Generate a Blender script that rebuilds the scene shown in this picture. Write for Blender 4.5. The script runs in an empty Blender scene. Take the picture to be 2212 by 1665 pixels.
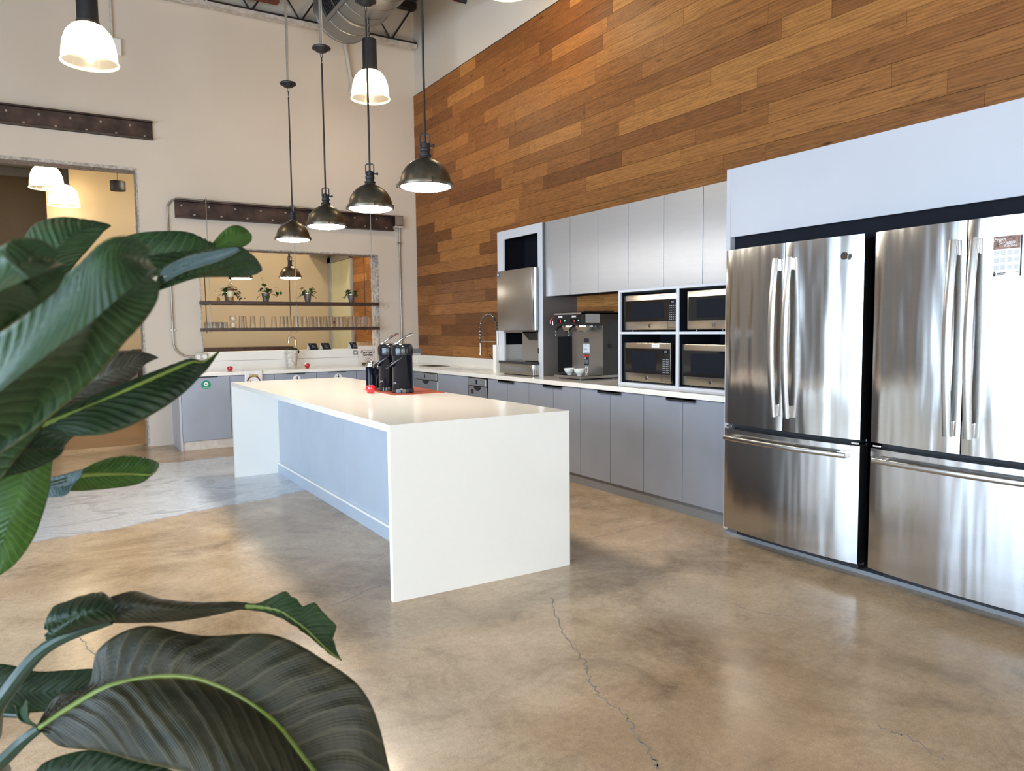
import bpy, bmesh, math, random
from mathutils import Vector, Matrix, noise
random.seed(11)
C = bpy.context.scene.collection
PI = math.pi

# ---------------------------------------------------------------- camera
FOC, IW, IH = 1606.995, 2212.0, 1665.0
CAM = Vector((-4.3492, -9.6063, 1.3234)); YAW, PITCH, ROLL = 0.5493, 0.0753, -0.0110
_f = Vector((math.sin(YAW)*math.cos(PITCH), math.cos(YAW)*math.cos(PITCH), -math.sin(PITCH)))
_r = Vector((math.cos(YAW), -math.sin(YAW), 0)); _u = _r.cross(_f)
R2 = _r*math.cos(ROLL)+_u*math.sin(ROLL); U2 = -_r*math.sin(ROLL)+_u*math.cos(ROLL)
cd = bpy.data.cameras.new('camera'); cam = bpy.data.objects.new('camera', cd); C.objects.link(cam)
m = Matrix((R2, U2, -_f)).transposed().to_4x4(); m.translation = CAM
cam.matrix_world = m
cd.sensor_width = 36; cd.lens = FOC/IW*36; cd.clip_start = 0.05; cd.clip_end = 200
cd.dof.use_dof = True; cd.dof.focus_distance = 5.5; cd.dof.aperture_fstop = 9.0
bpy.context.scene.camera = cam

def at(px, py, d):      # the point the photograph shows at (px, py), d metres deep
    return CAM + _f*d + R2*((px-IW/2)/FOC*d) - U2*((py-IH/2)/FOC*d)
def floor_pt(px, py, z=0.0):
    d = _f + R2*((px-IW/2)/FOC) - U2*((py-IH/2)/FOC)
    return CAM + d*((z-CAM.z)/d.z)

# ---------------------------------------------------------------- world, light, exposure
sc = bpy.context.scene
sc.view_settings.view_transform = 'Standard'; sc.view_settings.look = 'None'
sc.view_settings.gamma = 1; sc.view_settings.use_curve_mapping = False
sc.view_settings.exposure = 0.32
sc.cycles.use_denoising = True
sc.cycles.max_bounces = 9; sc.cycles.diffuse_bounces = 5; sc.cycles.glossy_bounces = 5; sc.cycles.transmission_bounces = 9
sc.cycles.transparent_max_bounces = 12
sc.cycles.caustics_reflective = False; sc.cycles.caustics_refractive = False
sc.cycles.sample_clamp_indirect = 8
w = bpy.data.worlds.new('daylight'); sc.world = w; w.use_nodes = True
w.node_tree.nodes['Background'].inputs[0].default_value = (0.62, 0.78, 1.0, 1)
w.node_tree.nodes['Background'].inputs[1].default_value = 2.2

def area(name, loc, rot, sx, sy, power, col):
    l = bpy.data.lights.new(name, 'AREA'); l.shape = 'RECTANGLE'; l.size = sx; l.size_y = sy
    l.energy = power; l.color = col
    o = bpy.data.objects.new(name, l); o.location = loc; o.rotation_euler = rot; C.objects.link(o); return o
WIN_L = [(-11.6, -10.3), (-10.1, -8.8), (-8.6, -7.3), (-7.1, -5.8), (-5.6, -4.3)]      # bays of the left wall (daylight)
WIN_B = [(-8.2, -6.4), (-5.8, -4.0), (-3.4, -1.6)]                                   # bays of the rear wall
for a, b in WIN_L:
    area('window_daylight', (-9.12, (a+b)/2, 1.45), (0, -PI/2, 0), 2.6, b-a-0.1, 140, (0.60, 0.79, 1.0))
for a, b in WIN_B:
    area('window_daylight', ((a+b)/2, -14.12, 1.5), (PI/2, 0, 0), b-a-0.1, 2.5, 100, (0.90, 0.95, 1.0))

# ---------------------------------------------------------------- materials
MATS = {}
def nodes(name):
    mt = bpy.data.materials.new(name); mt.use_nodes = True; nt = mt.node_tree
    b = nt.nodes['Principled BSDF']; MATS[name] = mt
    return mt, nt, b
def setp(b, **k):
    al = dict(color='Base Color', rough='Roughness', metal='Metallic', spec='Specular IOR Level', trans='Transmission Weight',
              ior='IOR', coat='Coat Weight', coatr='Coat Roughness', emc='Emission Color', em='Emission Strength', aniso='Anisotropic',
              sheen='Sheen Weight', alpha='Alpha', sss='Subsurface Weight')
    for a, v in k.items():
        if a in ('color', 'emc') and len(v) == 3: v = (*v, 1)
        b.inputs[al[a]].default_value = v
def N(nt, t, **k):
    n = nt.nodes.new(t)
    for a, v in k.items():
        if a in n.inputs.keys(): n.inputs[a].default_value = v
        else: setattr(n, a, v)
    return n
def ramp(nt, fac, stops):
    r = nt.nodes.new('ShaderNodeValToRGB'); e = r.color_ramp.elements
    while len(e) < len(stops): e.new(0.5)
    for i, (p, c) in enumerate(stops):
        e[i].position = p; e[i].color = (*c, 1) if len(c) == 3 else c
    nt.links.new(fac, r.inputs[0]); return r.outputs[0]
def mix(nt, fac, a, b, mode='MIX'):
    n = nt.nodes.new('ShaderNodeMix'); n.data_type = 'RGBA'; n.blend_type = mode
    for i, v in ((0, fac), (6, a), (7, b)):
        if hasattr(v, 'links'): nt.links.new(v, n.inputs[i])
        else: n.inputs[i].default_value = v if i == 0 else ((*v, 1) if len(v) == 3 else v)
    return n.outputs[2]
def mmath(nt, op, a, b=None, c=None):
    n = nt.nodes.new('ShaderNodeMath'); n.operation = op
    for i, v in enumerate((a, b, c)):
        if v is None: continue
        if hasattr(v, 'links'): nt.links.new(v, n.inputs[i])
        else: n.inputs[i].default_value = v
    return n.outputs[0]
def coords(nt, scale=(1, 1, 1), which='Object', world=False):
    if world:
        g = nt.nodes.new('ShaderNodeNewGeometry'); o = g.outputs['Position']
    else:
        t = nt.nodes.new('ShaderNodeTexCoord'); o = t.outputs[which]
    mp = nt.nodes.new('ShaderNodeMapping'); mp.inputs['Scale'].default_value = scale
    nt.links.new(o, mp.inputs[0]); return mp.outputs[0]
def nz(nt, vec, scale, detail=4, rough=0.55, dist=0.0):
    n = N(nt, 'ShaderNodeTexNoise'); n.inputs['Scale'].default_value = scale; n.inputs['Detail'].default_value = detail
    n.inputs['Roughness'].default_value = rough; n.inputs['Distortion'].default_value = dist
    nt.links.new(vec, n.inputs['Vector']); return n.outputs['Fac']
def bump(nt, b, h, strength=0.2, dist=0.01):
    n = nt.nodes.new('ShaderNodeBump'); n.inputs['Strength'].default_value = strength; n.inputs['Distance'].default_value = dist
    nt.links.new(h, n.inputs['Height']); nt.links.new(n.outputs[0], b.inputs['Normal'])
def simple(name, color, rough=0.5, metal=0.0, var=0.06, vs=6.0, bmp=0.0, bs=60, **k):
    mt, nt, b = nodes(name); setp(b, rough=rough, metal=metal, **k)
    v = coords(nt, world=False); f = nz(nt, v, vs)
    lo = tuple(max(0, c*(1-var)) for c in color); hi = tuple(min(1, c*(1+var)) for c in color)
    nt.links.new(ramp(nt, f, [(0.3, lo), (0.7, hi)]), b.inputs['Base Color'])
    if bmp: bump(nt, b, nz(nt, v, bs, 3), bmp, 0.004)
    return mt

simple('plaster', (0.62, 0.54, 0.45), 0.75, var=0.025, vs=1.3, bmp=0.12, bs=35)
simple('plaster_right', (0.62, 0.58, 0.53), 0.75, var=0.02, vs=1.3, bmp=0.1, bs=35)
simple('tan_wall', (0.56, 0.455, 0.30), 0.7, var=0.03, vs=1.0, bmp=0.08, bs=30)
simple('cut_masonry', (0.42, 0.38, 0.34), 0.9, var=0.5, vs=28, bmp=0.9, bs=40)
simple('white_quartz', (0.88, 0.845, 0.77), 0.12, var=0.006, vs=30, spec=0.5)
simple('white_board', (0.84, 0.82, 0.77), 0.35, var=0.02, vs=8)
simple('white_panel', (0.50, 0.505, 0.54), 0.42, var=0.02, vs=2)
simple('white_frame', (0.60, 0.61, 0.65), 0.45, var=0.02, vs=4)
simple('grey_laminate', (0.345, 0.375, 0.44), 0.38, 0.25, var=0.05, vs=3)
simple('island_grey', (0.42, 0.47, 0.54), 0.45, 0.0, var=0.05, vs=3)
simple('toe_grey', (0.25, 0.26, 0.27), 0.4, 0.2, var=0.05, vs=4)
simple('toe_scuffed', (0.62, 0.56, 0.49), 0.5, 0.1, var=0.12, vs=20)
simple('black_plastic', (0.010, 0.010, 0.012), 0.16, var=0.2)
simple('black_matte', (0.010, 0.010, 0.012), 0.6, var=0.2)
simple('niche_dark', (0.010, 0.011, 0.016), 0.7, var=0.1, spec=0.1)
simple('black_gloss', (0.004, 0.005, 0.010), 0.10, var=0.2, spec=0.16)
simple('dark_glass', (0.010, 0.010, 0.011), 0.08, var=0.2)
simple('brewer_black', (0.050, 0.044, 0.040), 0.4, 0.2, var=0.08, vs=3)
simple('bronze', (0.12, 0.098, 0.068), 0.34, 0.75, var=0.2, vs=20)
simple('dark_iron', (0.035, 0.034, 0.036), 0.45, 0.6, var=0.25, vs=30)
simple('rust_steel', (0.055, 0.032, 0.025), 0.48, 0.45, var=0.55, vs=7, bmp=0.3, bs=25)
simple('rust_red', (0.16, 0.05, 0.028), 0.7, 0.1, var=0.4, vs=15)
simple('joist_black', (0.022, 0.016, 0.014), 0.6, 0.2, var=0.4, vs=20)
simple('joist_white', (0.52, 0.47, 0.42), 0.6, 0.0, var=0.25, vs=14)
simple('deck', (0.10, 0.10, 0.095), 0.6, 0.4, var=0.3, vs=8)
simple('conduit', (0.36, 0.33, 0.29), 0.4, 0.7, var=0.1, vs=20)
simple('white_conduit', (0.55, 0.50, 0.44), 0.5, 0.1, var=0.1, vs=20)
simple('chrome', (0.78, 0.78, 0.79), 0.09, 1.0, var=0.03)
simple('handle_steel', (0.50, 0.485, 0.465), 0.27, 1.0, var=0.03)
simple('dark_wood', (0.045, 0.022, 0.015), 0.45, var=0.5, vs=14, bmp=0.2, bs=40)
simple('bucket_metal', (0.50, 0.50, 0.49), 0.32, 0.9, var=0.18, vs=30)
simple('porcelain', (0.82, 0.83, 0.80), 0.15, var=0.02, coat=0.4)
simple('red_gloss', (0.55, 0.006, 0.018), 0.25, var=0.08, coat=0.6)
simple('red_mat', (0.30, 0.055, 0.03), 0.35, var=0.15, vs=20)
simple('paper_white', (0.80, 0.78, 0.76), 0.7, var=0.02)
simple('paper_pink', (0.78, 0.70, 0.64), 0.7, var=0.04, vs=20)
simple('paper_brown', (0.50, 0.30, 0.14), 0.8, var=0.15, vs=20)
simple('ink_black', (0.015, 0.014, 0.016), 0.6, var=0.1)
simple('ink_grey', (0.33, 0.35, 0.40), 0.6, var=0.1)
simple('ink_maroon', (0.16, 0.015, 0.025), 0.6, var=0.1)
simple('ink_gold', (0.45, 0.33, 0.06), 0.6, var=0.1)
simple('ink_white', (0.85, 0.85, 0.85), 0.5, var=0.02)
simple('sticker_green', (0.0, 0.26, 0.13), 0.45, var=0.04)
simple('sticker_blue', (0.04, 0.12, 0.19), 0.3, var=0.1)
simple('label_silver', (0.50, 0.47, 0.42), 0.4, 0.3, var=0.05)
simple('label_pale', (0.62, 0.72, 0.78), 0.5, var=0.05)
simple('amber', (0.45, 0.24, 0.05), 0.2, var=0.3, vs=40)
simple('label_cream', (0.70, 0.60, 0.36), 0.5, var=0.2, vs=60)
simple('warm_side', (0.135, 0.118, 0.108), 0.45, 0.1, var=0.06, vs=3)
simple('panel_pale', (0.70, 0.70, 0.48), 0.5, var=0.03)
simple('alu_frame', (0.50, 0.52, 0.52), 0.4, 0.4, var=0.05)
simple('pot_white', (0.62, 0.58, 0.50), 0.8, var=0.35, vs=35, bmp=0.3)
simple('moss', (0.030, 0.045, 0.012), 0.9, var=0.6, vs=90, bmp=0.8, bs=120)
simple('pothos', (0.035, 0.085, 0.018), 0.4, var=0.4, vs=30)
simple('stem_green', (0.10, 0.16, 0.03), 0.5, var=0.2, vs=30)
simple('wicker', (0.12, 0.08, 0.05), 0.8, var=0.4, vs=40, bmp=0.6)
simple('soil', (0.03, 0.02, 0.014), 0.95, var=0.4, vs=60, bmp=0.8)
simple('room_dark', (0.26, 0.23, 0.20), 0.8, var=0.1)
simple('room_brown', (0.34, 0.27, 0.20), 0.8, var=0.1, vs=1)
simple('photo_print', (0.24, 0.13, 0.09), 0.5, var=0.9, vs=45)

# brushed panels
def steel(name, col, rough, aniso, wav=0.35, ws=(1, 2.2, 0.55), wd=0.012):
    mt, nt, b = nodes(name); setp(b, metal=1.0, rough=rough, aniso=aniso)
    v = coords(nt, (1, 1, 1)); g = coords(nt, (3, 3, 420))
    f = nz(nt, g, 1.0, 2); nt.links.new(ramp(nt, f, [(0.25, tuple(c*0.93 for c in col)), (0.75, col)]), b.inputs['Base Color'])
    tn = nt.nodes.new('ShaderNodeTangent'); tn.direction_type = 'RADIAL'; tn.axis = 'Z'
    nt.links.new(tn.outputs[0], b.inputs['Tangent'])
    wv = nz(nt, coords(nt, ws), 2.3, 2, 0.4)
    bump(nt, b, wv, wav, wd); return mt
steel('steel', (0.52, 0.50, 0.475), 0.16, 0.75, 0.5, (1, 2.8, 0.38), 0.032)
steel('steel_drawer', (0.53, 0.52, 0.515), 0.19, 0.8, 0.55, (1, 2.8, 0.25), 0.022)
steel('steel_soft', (0.47, 0.45, 0.42), 0.30, 0.5, 0.3, (1, 3, 1), 0.01)
steel('steel_micro', (0.62, 0.55, 0.46), 0.24, 0.5, 0.2, (1, 3, 1), 0.01)
steel('aluminium_door', (0.60, 0.62, 0.66), 0.36, 0.4, 0.1, (1, 1, 1), 0.01)
MATS['aluminium_door'].node_tree.nodes['Principled BSDF'].inputs['Metallic'].default_value = 0.75
steel('duct_steel', (0.30, 0.32, 0.335), 0.42, 0.0, 0.3, (2, 2, 2), 0.01)

# glass
mt, nt, b = nodes('glass'); setp(b, color=(0.97, 0.97, 0.95), rough=0.02, trans=1.0, ior=1.45)
tg = nt.nodes.new('ShaderNodeBsdfTransparent'); mg = nt.nodes.new('ShaderNodeMixShader'); mg.inputs[0].default_value = 0.42
nt.links.new(tg.outputs[0], mg.inputs[1]); nt.links.new(b.outputs[0], mg.inputs[2]); nt.links.new(mg.outputs[0], nt.nodes['Material Output'].inputs[0])
lp = None
mt, nt, b = nodes('window_glass'); setp(b, color=(1, 1, 1), rough=0.0, trans=1.0, ior=1.05)
# lamp parts
def emis(name, col, s):
    mt, nt, b = nodes(name); setp(b, color=col, emc=col, em=s, rough=0.4); return mt
emis('lens_light', (1.0, 0.935, 0.83), 72.0)
emis('bulb', (1.0, 0.80, 0.50), 30.0)
emis('led_green', (0.05, 1.0, 0.35), 4.0)
emis('led_red', (1.0, 0.08, 0.05), 0.5)
mt, nt, b = nodes('ribbed_acrylic'); nt.nodes.remove(b)
tr = nt.nodes.new('ShaderNodeBsdfTranslucent'); tr.inputs[0].default_value = (1.0, 0.90, 0.70, 1)
gl = nt.nodes.new('ShaderNodeBsdfTransparent'); gl.inputs[0].default_value = (1, 0.95, 0.86, 1)
gg = nt.nodes.new('ShaderNodeBsdfGlossy'); gg.inputs['Roughness'].default_value = 0.15
em = nt.nodes.new('ShaderNodeEmission'); em.inputs[0].default_value = (1.0, 0.84, 0.55, 1)
tc = nt.nodes.new('ShaderNodeTexCoord'); sp = nt.nodes.new('ShaderNodeSeparateXYZ'); nt.links.new(tc.outputs['Generated'], sp.inputs[0])
es = nt.nodes.new('ShaderNodeMapRange'); es.inputs['From Min'].default_value = 0.26; es.inputs['From Max'].default_value = 0.62
es.inputs['To Min'].default_value = 0.22; es.inputs['To Max'].default_value = 3.2
nt.links.new(sp.outputs[2], es.inputs[0]); nt.links.new(es.outputs[0], em.inputs['Strength'])
m1 = nt.nodes.new('ShaderNodeMixShader'); m1.inputs[0].default_value = 0.45
m2 = nt.nodes.new('ShaderNodeMixShader'); m2.inputs[0].default_value = 0.12
ad = nt.nodes.new('ShaderNodeAddShader')
nt.links.new(tr.outputs[0], m1.inputs[1]); nt.links.new(gl.outputs[0], m1.inputs[2])
nt.links.new(m1.outputs[0], m2.inputs[1]); nt.links.new(gg.outputs[0], m2.inputs[2])
nt.links.new(m2.outputs[0], ad.inputs[0]); nt.links.new(em.outputs[0], ad.inputs[1])
nt.links.new(ad.outputs[0], nt.nodes['Material Output'].inputs[0])

# oak planks
mt, nt, b = nodes('oak'); setp(b, rough=0.5, spec=0.22)
oi = nt.nodes.new('ShaderNodeObjectInfo')
tone = ramp(nt, oi.outputs['Random'], [(0.0, (0.150, 0.058, 0.020)), (0.15, (0.215, 0.084, 0.026)), (0.5, (0.285, 0.115, 0.034)),
                                        (0.82, (0.335, 0.140, 0.040)), (1.0, (0.43, 0.195, 0.055))])
g = nt.nodes.new('ShaderNodeNewGeometry')
off = nt.nodes.new('ShaderNodeVectorMath'); off.operation = 'SCALE'; off.inputs[0].default_value = (13.1, 7.7, 31.3)
nt.links.new(oi.outputs['Random'], off.inputs['Scale'])
adv = nt.nodes.new('ShaderNodeVectorMath'); adv.operation = 'ADD'
nt.links.new(g.outputs['Position'], adv.inputs[0]); nt.links.new(off.outputs[0], adv.inputs[1])
mp = nt.nodes.new('ShaderNodeMapping'); mp.inputs['Scale'].default_value = (1.0, 1.6, 15.0); nt.links.new(adv.outputs[0], mp.inputs[0])
mp2 = nt.nodes.new('ShaderNodeMapping'); mp2.inputs['Scale'].default_value = (1.0, 5.0, 160.0); nt.links.new(adv.outputs[0], mp2.inputs[0])
g1 = nz(nt, mp.outputs[0], 2.2, 5, 0.6, 1.8); g2 = nz(nt, mp2.outputs[0], 1.0, 3, 0.6)
wv = nt.nodes.new('ShaderNodeTexWave'); wv.inputs['Scale'].default_value = 1.0; wv.inputs['Distortion'].default_value = 9; wv.inputs['Detail'].default_value = 3
wv.bands_direction = 'Z'; nt.links.new(mp.outputs[0], wv.inputs['Vector'])
c1 = mix(nt, 0.55, tone, ramp(nt, g1, [(0.30, (0.40, 0.34, 0.32)), (0.48, (0.95, 0.95, 0.95)), (0.72, (1.45, 1.40, 1.3))]), 'MULTIPLY')
c2 = mix(nt, 0.5, c1, ramp(nt, g2, [(0.3, (0.72, 0.70, 0.68)), (0.65, (1.1, 1.1, 1.1))]), 'MULTIPLY')
c3 = mix(nt, 0.42, c2, ramp(nt, wv.outputs['Fac'], [(0.1, (0.62, 0.6, 0.58)), (0.5, (1.1, 1.1, 1.1))]), 'MULTIPLY')
mpk = nt.nodes.new('ShaderNodeMapping'); mpk.inputs['Scale'].default_value = (1.0, 2.0, 6.0); nt.links.new(adv.outputs[0], mpk.inputs[0])
kn = nt.nodes.new('ShaderNodeTexVoronoi'); kn.inputs['Scale'].default_value = 0.9; nt.links.new(mpk.outputs[0], kn.inputs['Vector'])
c4 = mix(nt, 0.8, c3, ramp(nt, kn.outputs['Distance'], [(0.0, (0.12, 0.09, 0.08)), (0.03, (0.3, 0.25, 0.22)), (0.09, (1, 1, 1))]), 'MULTIPLY')
nt.links.new(c4, b.inputs['Base Color']); bump(nt, b, g2, 0.10, 0.002)

simple('wood_floor', (0.30, 0.18, 0.09), 0.3, var=0.1, vs=3)

# polished concrete
mt, nt, b = nodes('concrete'); setp(b, spec=0.36)
v = coords(nt, world=True); vs = coords(nt, (1, 1, 1), world=True)
big = nz(nt, v, 0.55, 5, 0.6, 0.6); mid = nz(nt, v, 2.3, 6, 0.68, 0.8); fin = nz(nt, v, 38, 3, 0.7); grit = nz(nt, v, 220, 2, 0.7)
base = ramp(nt, big, [(0.30, (0.40, 0.255, 0.13)), (0.50, (0.57, 0.42, 0.275)), (0.70, (0.70, 0.56, 0.40))])
c = mix(nt, 0.75, base, ramp(nt, mid, [(0.28, (0.42, 0.40, 0.36)), (0.44, (0.86, 0.85, 0.83)), (0.7, (1.18, 1.17, 1.15))]), 'MULTIPLY')
stain = nz(nt, coords(nt, (1, 1, 1), world=True), 1.15, 8, 0.78, 0.5)
c = mix(nt, 0.85, c, ramp(nt, stain, [(0.30, (0.42, 0.38, 0.33)), (0.41, (0.80, 0.78, 0.75)), (0.50, (1, 1, 1))]), 'MULTIPLY')
c = mix(nt, 0.6, c, ramp(nt, fin, [(0.3, (0.80, 0.79, 0.77)), (0.6, (1.08, 1.08, 1.08))]), 'MULTIPLY')
c = mix(nt, 0.7, c, ramp(nt, grit, [(0.32, (0.70, 0.68, 0.66)), (0.5, (1, 1, 1)), (0.72, (1.28, 1.26, 1.22))]), 'MULTIPLY')
# grey resin repair by the doorway: grey-blue lightened to hold glare in the colour, wandering edge
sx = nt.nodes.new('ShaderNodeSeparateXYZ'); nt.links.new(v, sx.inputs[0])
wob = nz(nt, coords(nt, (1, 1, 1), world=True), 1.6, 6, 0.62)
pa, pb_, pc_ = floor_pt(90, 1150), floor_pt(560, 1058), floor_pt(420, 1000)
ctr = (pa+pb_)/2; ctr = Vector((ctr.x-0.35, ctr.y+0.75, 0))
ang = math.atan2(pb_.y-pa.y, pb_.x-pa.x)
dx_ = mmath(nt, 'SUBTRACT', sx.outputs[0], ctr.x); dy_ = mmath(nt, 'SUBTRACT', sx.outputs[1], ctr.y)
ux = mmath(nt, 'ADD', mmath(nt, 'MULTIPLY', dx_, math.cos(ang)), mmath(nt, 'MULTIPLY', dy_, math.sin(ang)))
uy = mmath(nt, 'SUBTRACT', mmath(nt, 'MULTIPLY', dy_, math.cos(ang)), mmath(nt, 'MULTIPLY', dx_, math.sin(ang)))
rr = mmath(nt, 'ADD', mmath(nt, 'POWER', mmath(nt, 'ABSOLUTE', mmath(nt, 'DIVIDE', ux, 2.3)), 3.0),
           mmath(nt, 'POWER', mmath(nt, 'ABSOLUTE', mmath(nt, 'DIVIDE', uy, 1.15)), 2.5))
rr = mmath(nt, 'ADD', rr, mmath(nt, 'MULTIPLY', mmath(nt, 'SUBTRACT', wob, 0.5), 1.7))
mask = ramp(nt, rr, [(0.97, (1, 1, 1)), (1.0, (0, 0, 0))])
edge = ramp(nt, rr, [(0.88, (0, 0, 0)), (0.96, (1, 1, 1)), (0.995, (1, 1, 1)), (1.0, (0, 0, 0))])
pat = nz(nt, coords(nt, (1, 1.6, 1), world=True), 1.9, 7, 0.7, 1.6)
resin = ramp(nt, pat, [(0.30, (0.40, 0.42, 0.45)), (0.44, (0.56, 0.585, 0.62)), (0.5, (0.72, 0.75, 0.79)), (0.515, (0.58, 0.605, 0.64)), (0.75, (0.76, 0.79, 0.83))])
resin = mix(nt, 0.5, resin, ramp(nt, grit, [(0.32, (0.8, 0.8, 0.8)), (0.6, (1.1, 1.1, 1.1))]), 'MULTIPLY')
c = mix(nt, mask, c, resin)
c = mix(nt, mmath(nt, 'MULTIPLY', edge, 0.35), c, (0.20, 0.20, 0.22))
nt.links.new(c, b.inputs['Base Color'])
rg = ramp(nt, mid, [(0.3, (0.26, 0.26, 0.26)), (0.7, (0.16, 0.16, 0.16))]); nt.links.new(rg, b.inputs['Roughness'])
bump(nt, b, mmath(nt, 'ADD', fin, mmath(nt, 'MULTIPLY', grit, 0.3)), 0.05, 0.002)

# big leaf (uv: u 0..1 across, v along)
def leafmat(name, dark, light, rough=0.3, midrib=True):
    mt, nt, b = nodes(name); setp(b, rough=rough, spec=0.3)
    uv = nt.nodes.new('ShaderNodeUVMap'); s = nt.nodes.new('ShaderNodeSeparateXYZ'); nt.links.new(uv.outputs[0], s.inputs[0])
    au = mmath(nt, 'ABSOLUTE', mmath(nt, 'SUBTRACT', s.outputs[0], 0.5))
    ph = mmath(nt, 'SUBTRACT', s.outputs[1], mmath(nt, 'MULTIPLY', au, 0.35))
    wob = nz(nt, uv.outputs[0], 3.0, 3)
    st = mmath(nt, 'SINE', mmath(nt, 'MULTIPLY', mmath(nt, 'ADD', ph, mmath(nt, 'MULTIPLY', wob, 0.05)), 2*PI*22))
    fine = mmath(nt, 'SINE', mmath(nt, 'MULTIPLY', ph, 2*PI*150))
    blot = nz(nt, uv.outputs[0], 4.5, 5, 0.65)
    base = mix(nt, ramp(nt, blot, [(0.35, (0, 0, 0)), (0.7, (1, 1, 1))]), dark, light)
    c = mix(nt, mmath(nt, 'MULTIPLY', ramp(nt, st, [(0.74, (0, 0, 0)), (1.0, (1, 1, 1))]), 0.30), base, tuple(min(1, x*2.2+0.012) for x in light))
    mid = ramp(nt, au, [(0.0, (1, 1, 1)), (0.010, (1, 1, 1)), (0.022, (0, 0, 0))])
    if midrib: c = mix(nt, mid, c, (0.17, 0.23, 0.035))
    rim = ramp(nt, au, [(0.485, (0, 0, 0)), (0.5, (1, 1, 1))])
    c = mix(nt, mmath(nt, 'MULTIPLY', rim, 0.5), c, (0.16, 0.13, 0.05))
    nt.links.new(c, b.inputs['Base Color'])
    h = mmath(nt, 'ADD', mmath(nt, 'MULTIPLY', st, 0.6), mmath(nt, 'MULTIPLY', fine, 0.10))
    bump(nt, b, h, 0.5, 0.0026)
    # thin blade: some light passes through
    t2 = nt.nodes.new('ShaderNodeBsdfTranslucent'); nt.links.new(mix(nt, 0.5, c, (0.12, 0.22, 0.02)), t2.inputs[0])
    ms = nt.nodes.new('ShaderNodeMixShader'); ms.inputs[0].default_value = 0.12
    nt.links.new(b.outputs[0], ms.inputs[1]); nt.links.new(t2.outputs[0], ms.inputs[2]); nt.links.new(ms.outputs[0], nt.nodes['Material Output'].inputs[0])
for nm_, dk_, lt_, rg_ in (('leaf_dark', (0.009, 0.022, 0.010), (0.022, 0.046, 0.016), 0.42), ('leaf_mid', (0.016, 0.040, 0.015), (0.034, 0.070, 0.022), 0.46), ('leaf_olive', (0.017, 0.019, 0.010), (0.050, 0.044, 0.023), 0.5), ('leaf_bright', (0.028, 0.072, 0.010), (0.055, 0.12, 0.020), 0.32), ('leaf_grey', (0.045, 0.045, 0.032), (0.10, 0.098, 0.072), 0.42)):
    leafmat(nm_, dk_, lt_, rg_); leafmat(nm_+'_plain', dk_, lt_, rg_, False)
leafmat('leaf_shine', (0.030, 0.050, 0.045), (0.05, 0.08, 0.07), 0.16, False)  # bluish glossy colour standing in for the sky highlight on leaves
simple('petiole_green', (0.020, 0.045, 0.028), 0.35, var=0.3, vs=12)
simple('midrib_green', (0.15, 0.21, 0.035), 0.4, var=0.2, vs=20)

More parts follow.
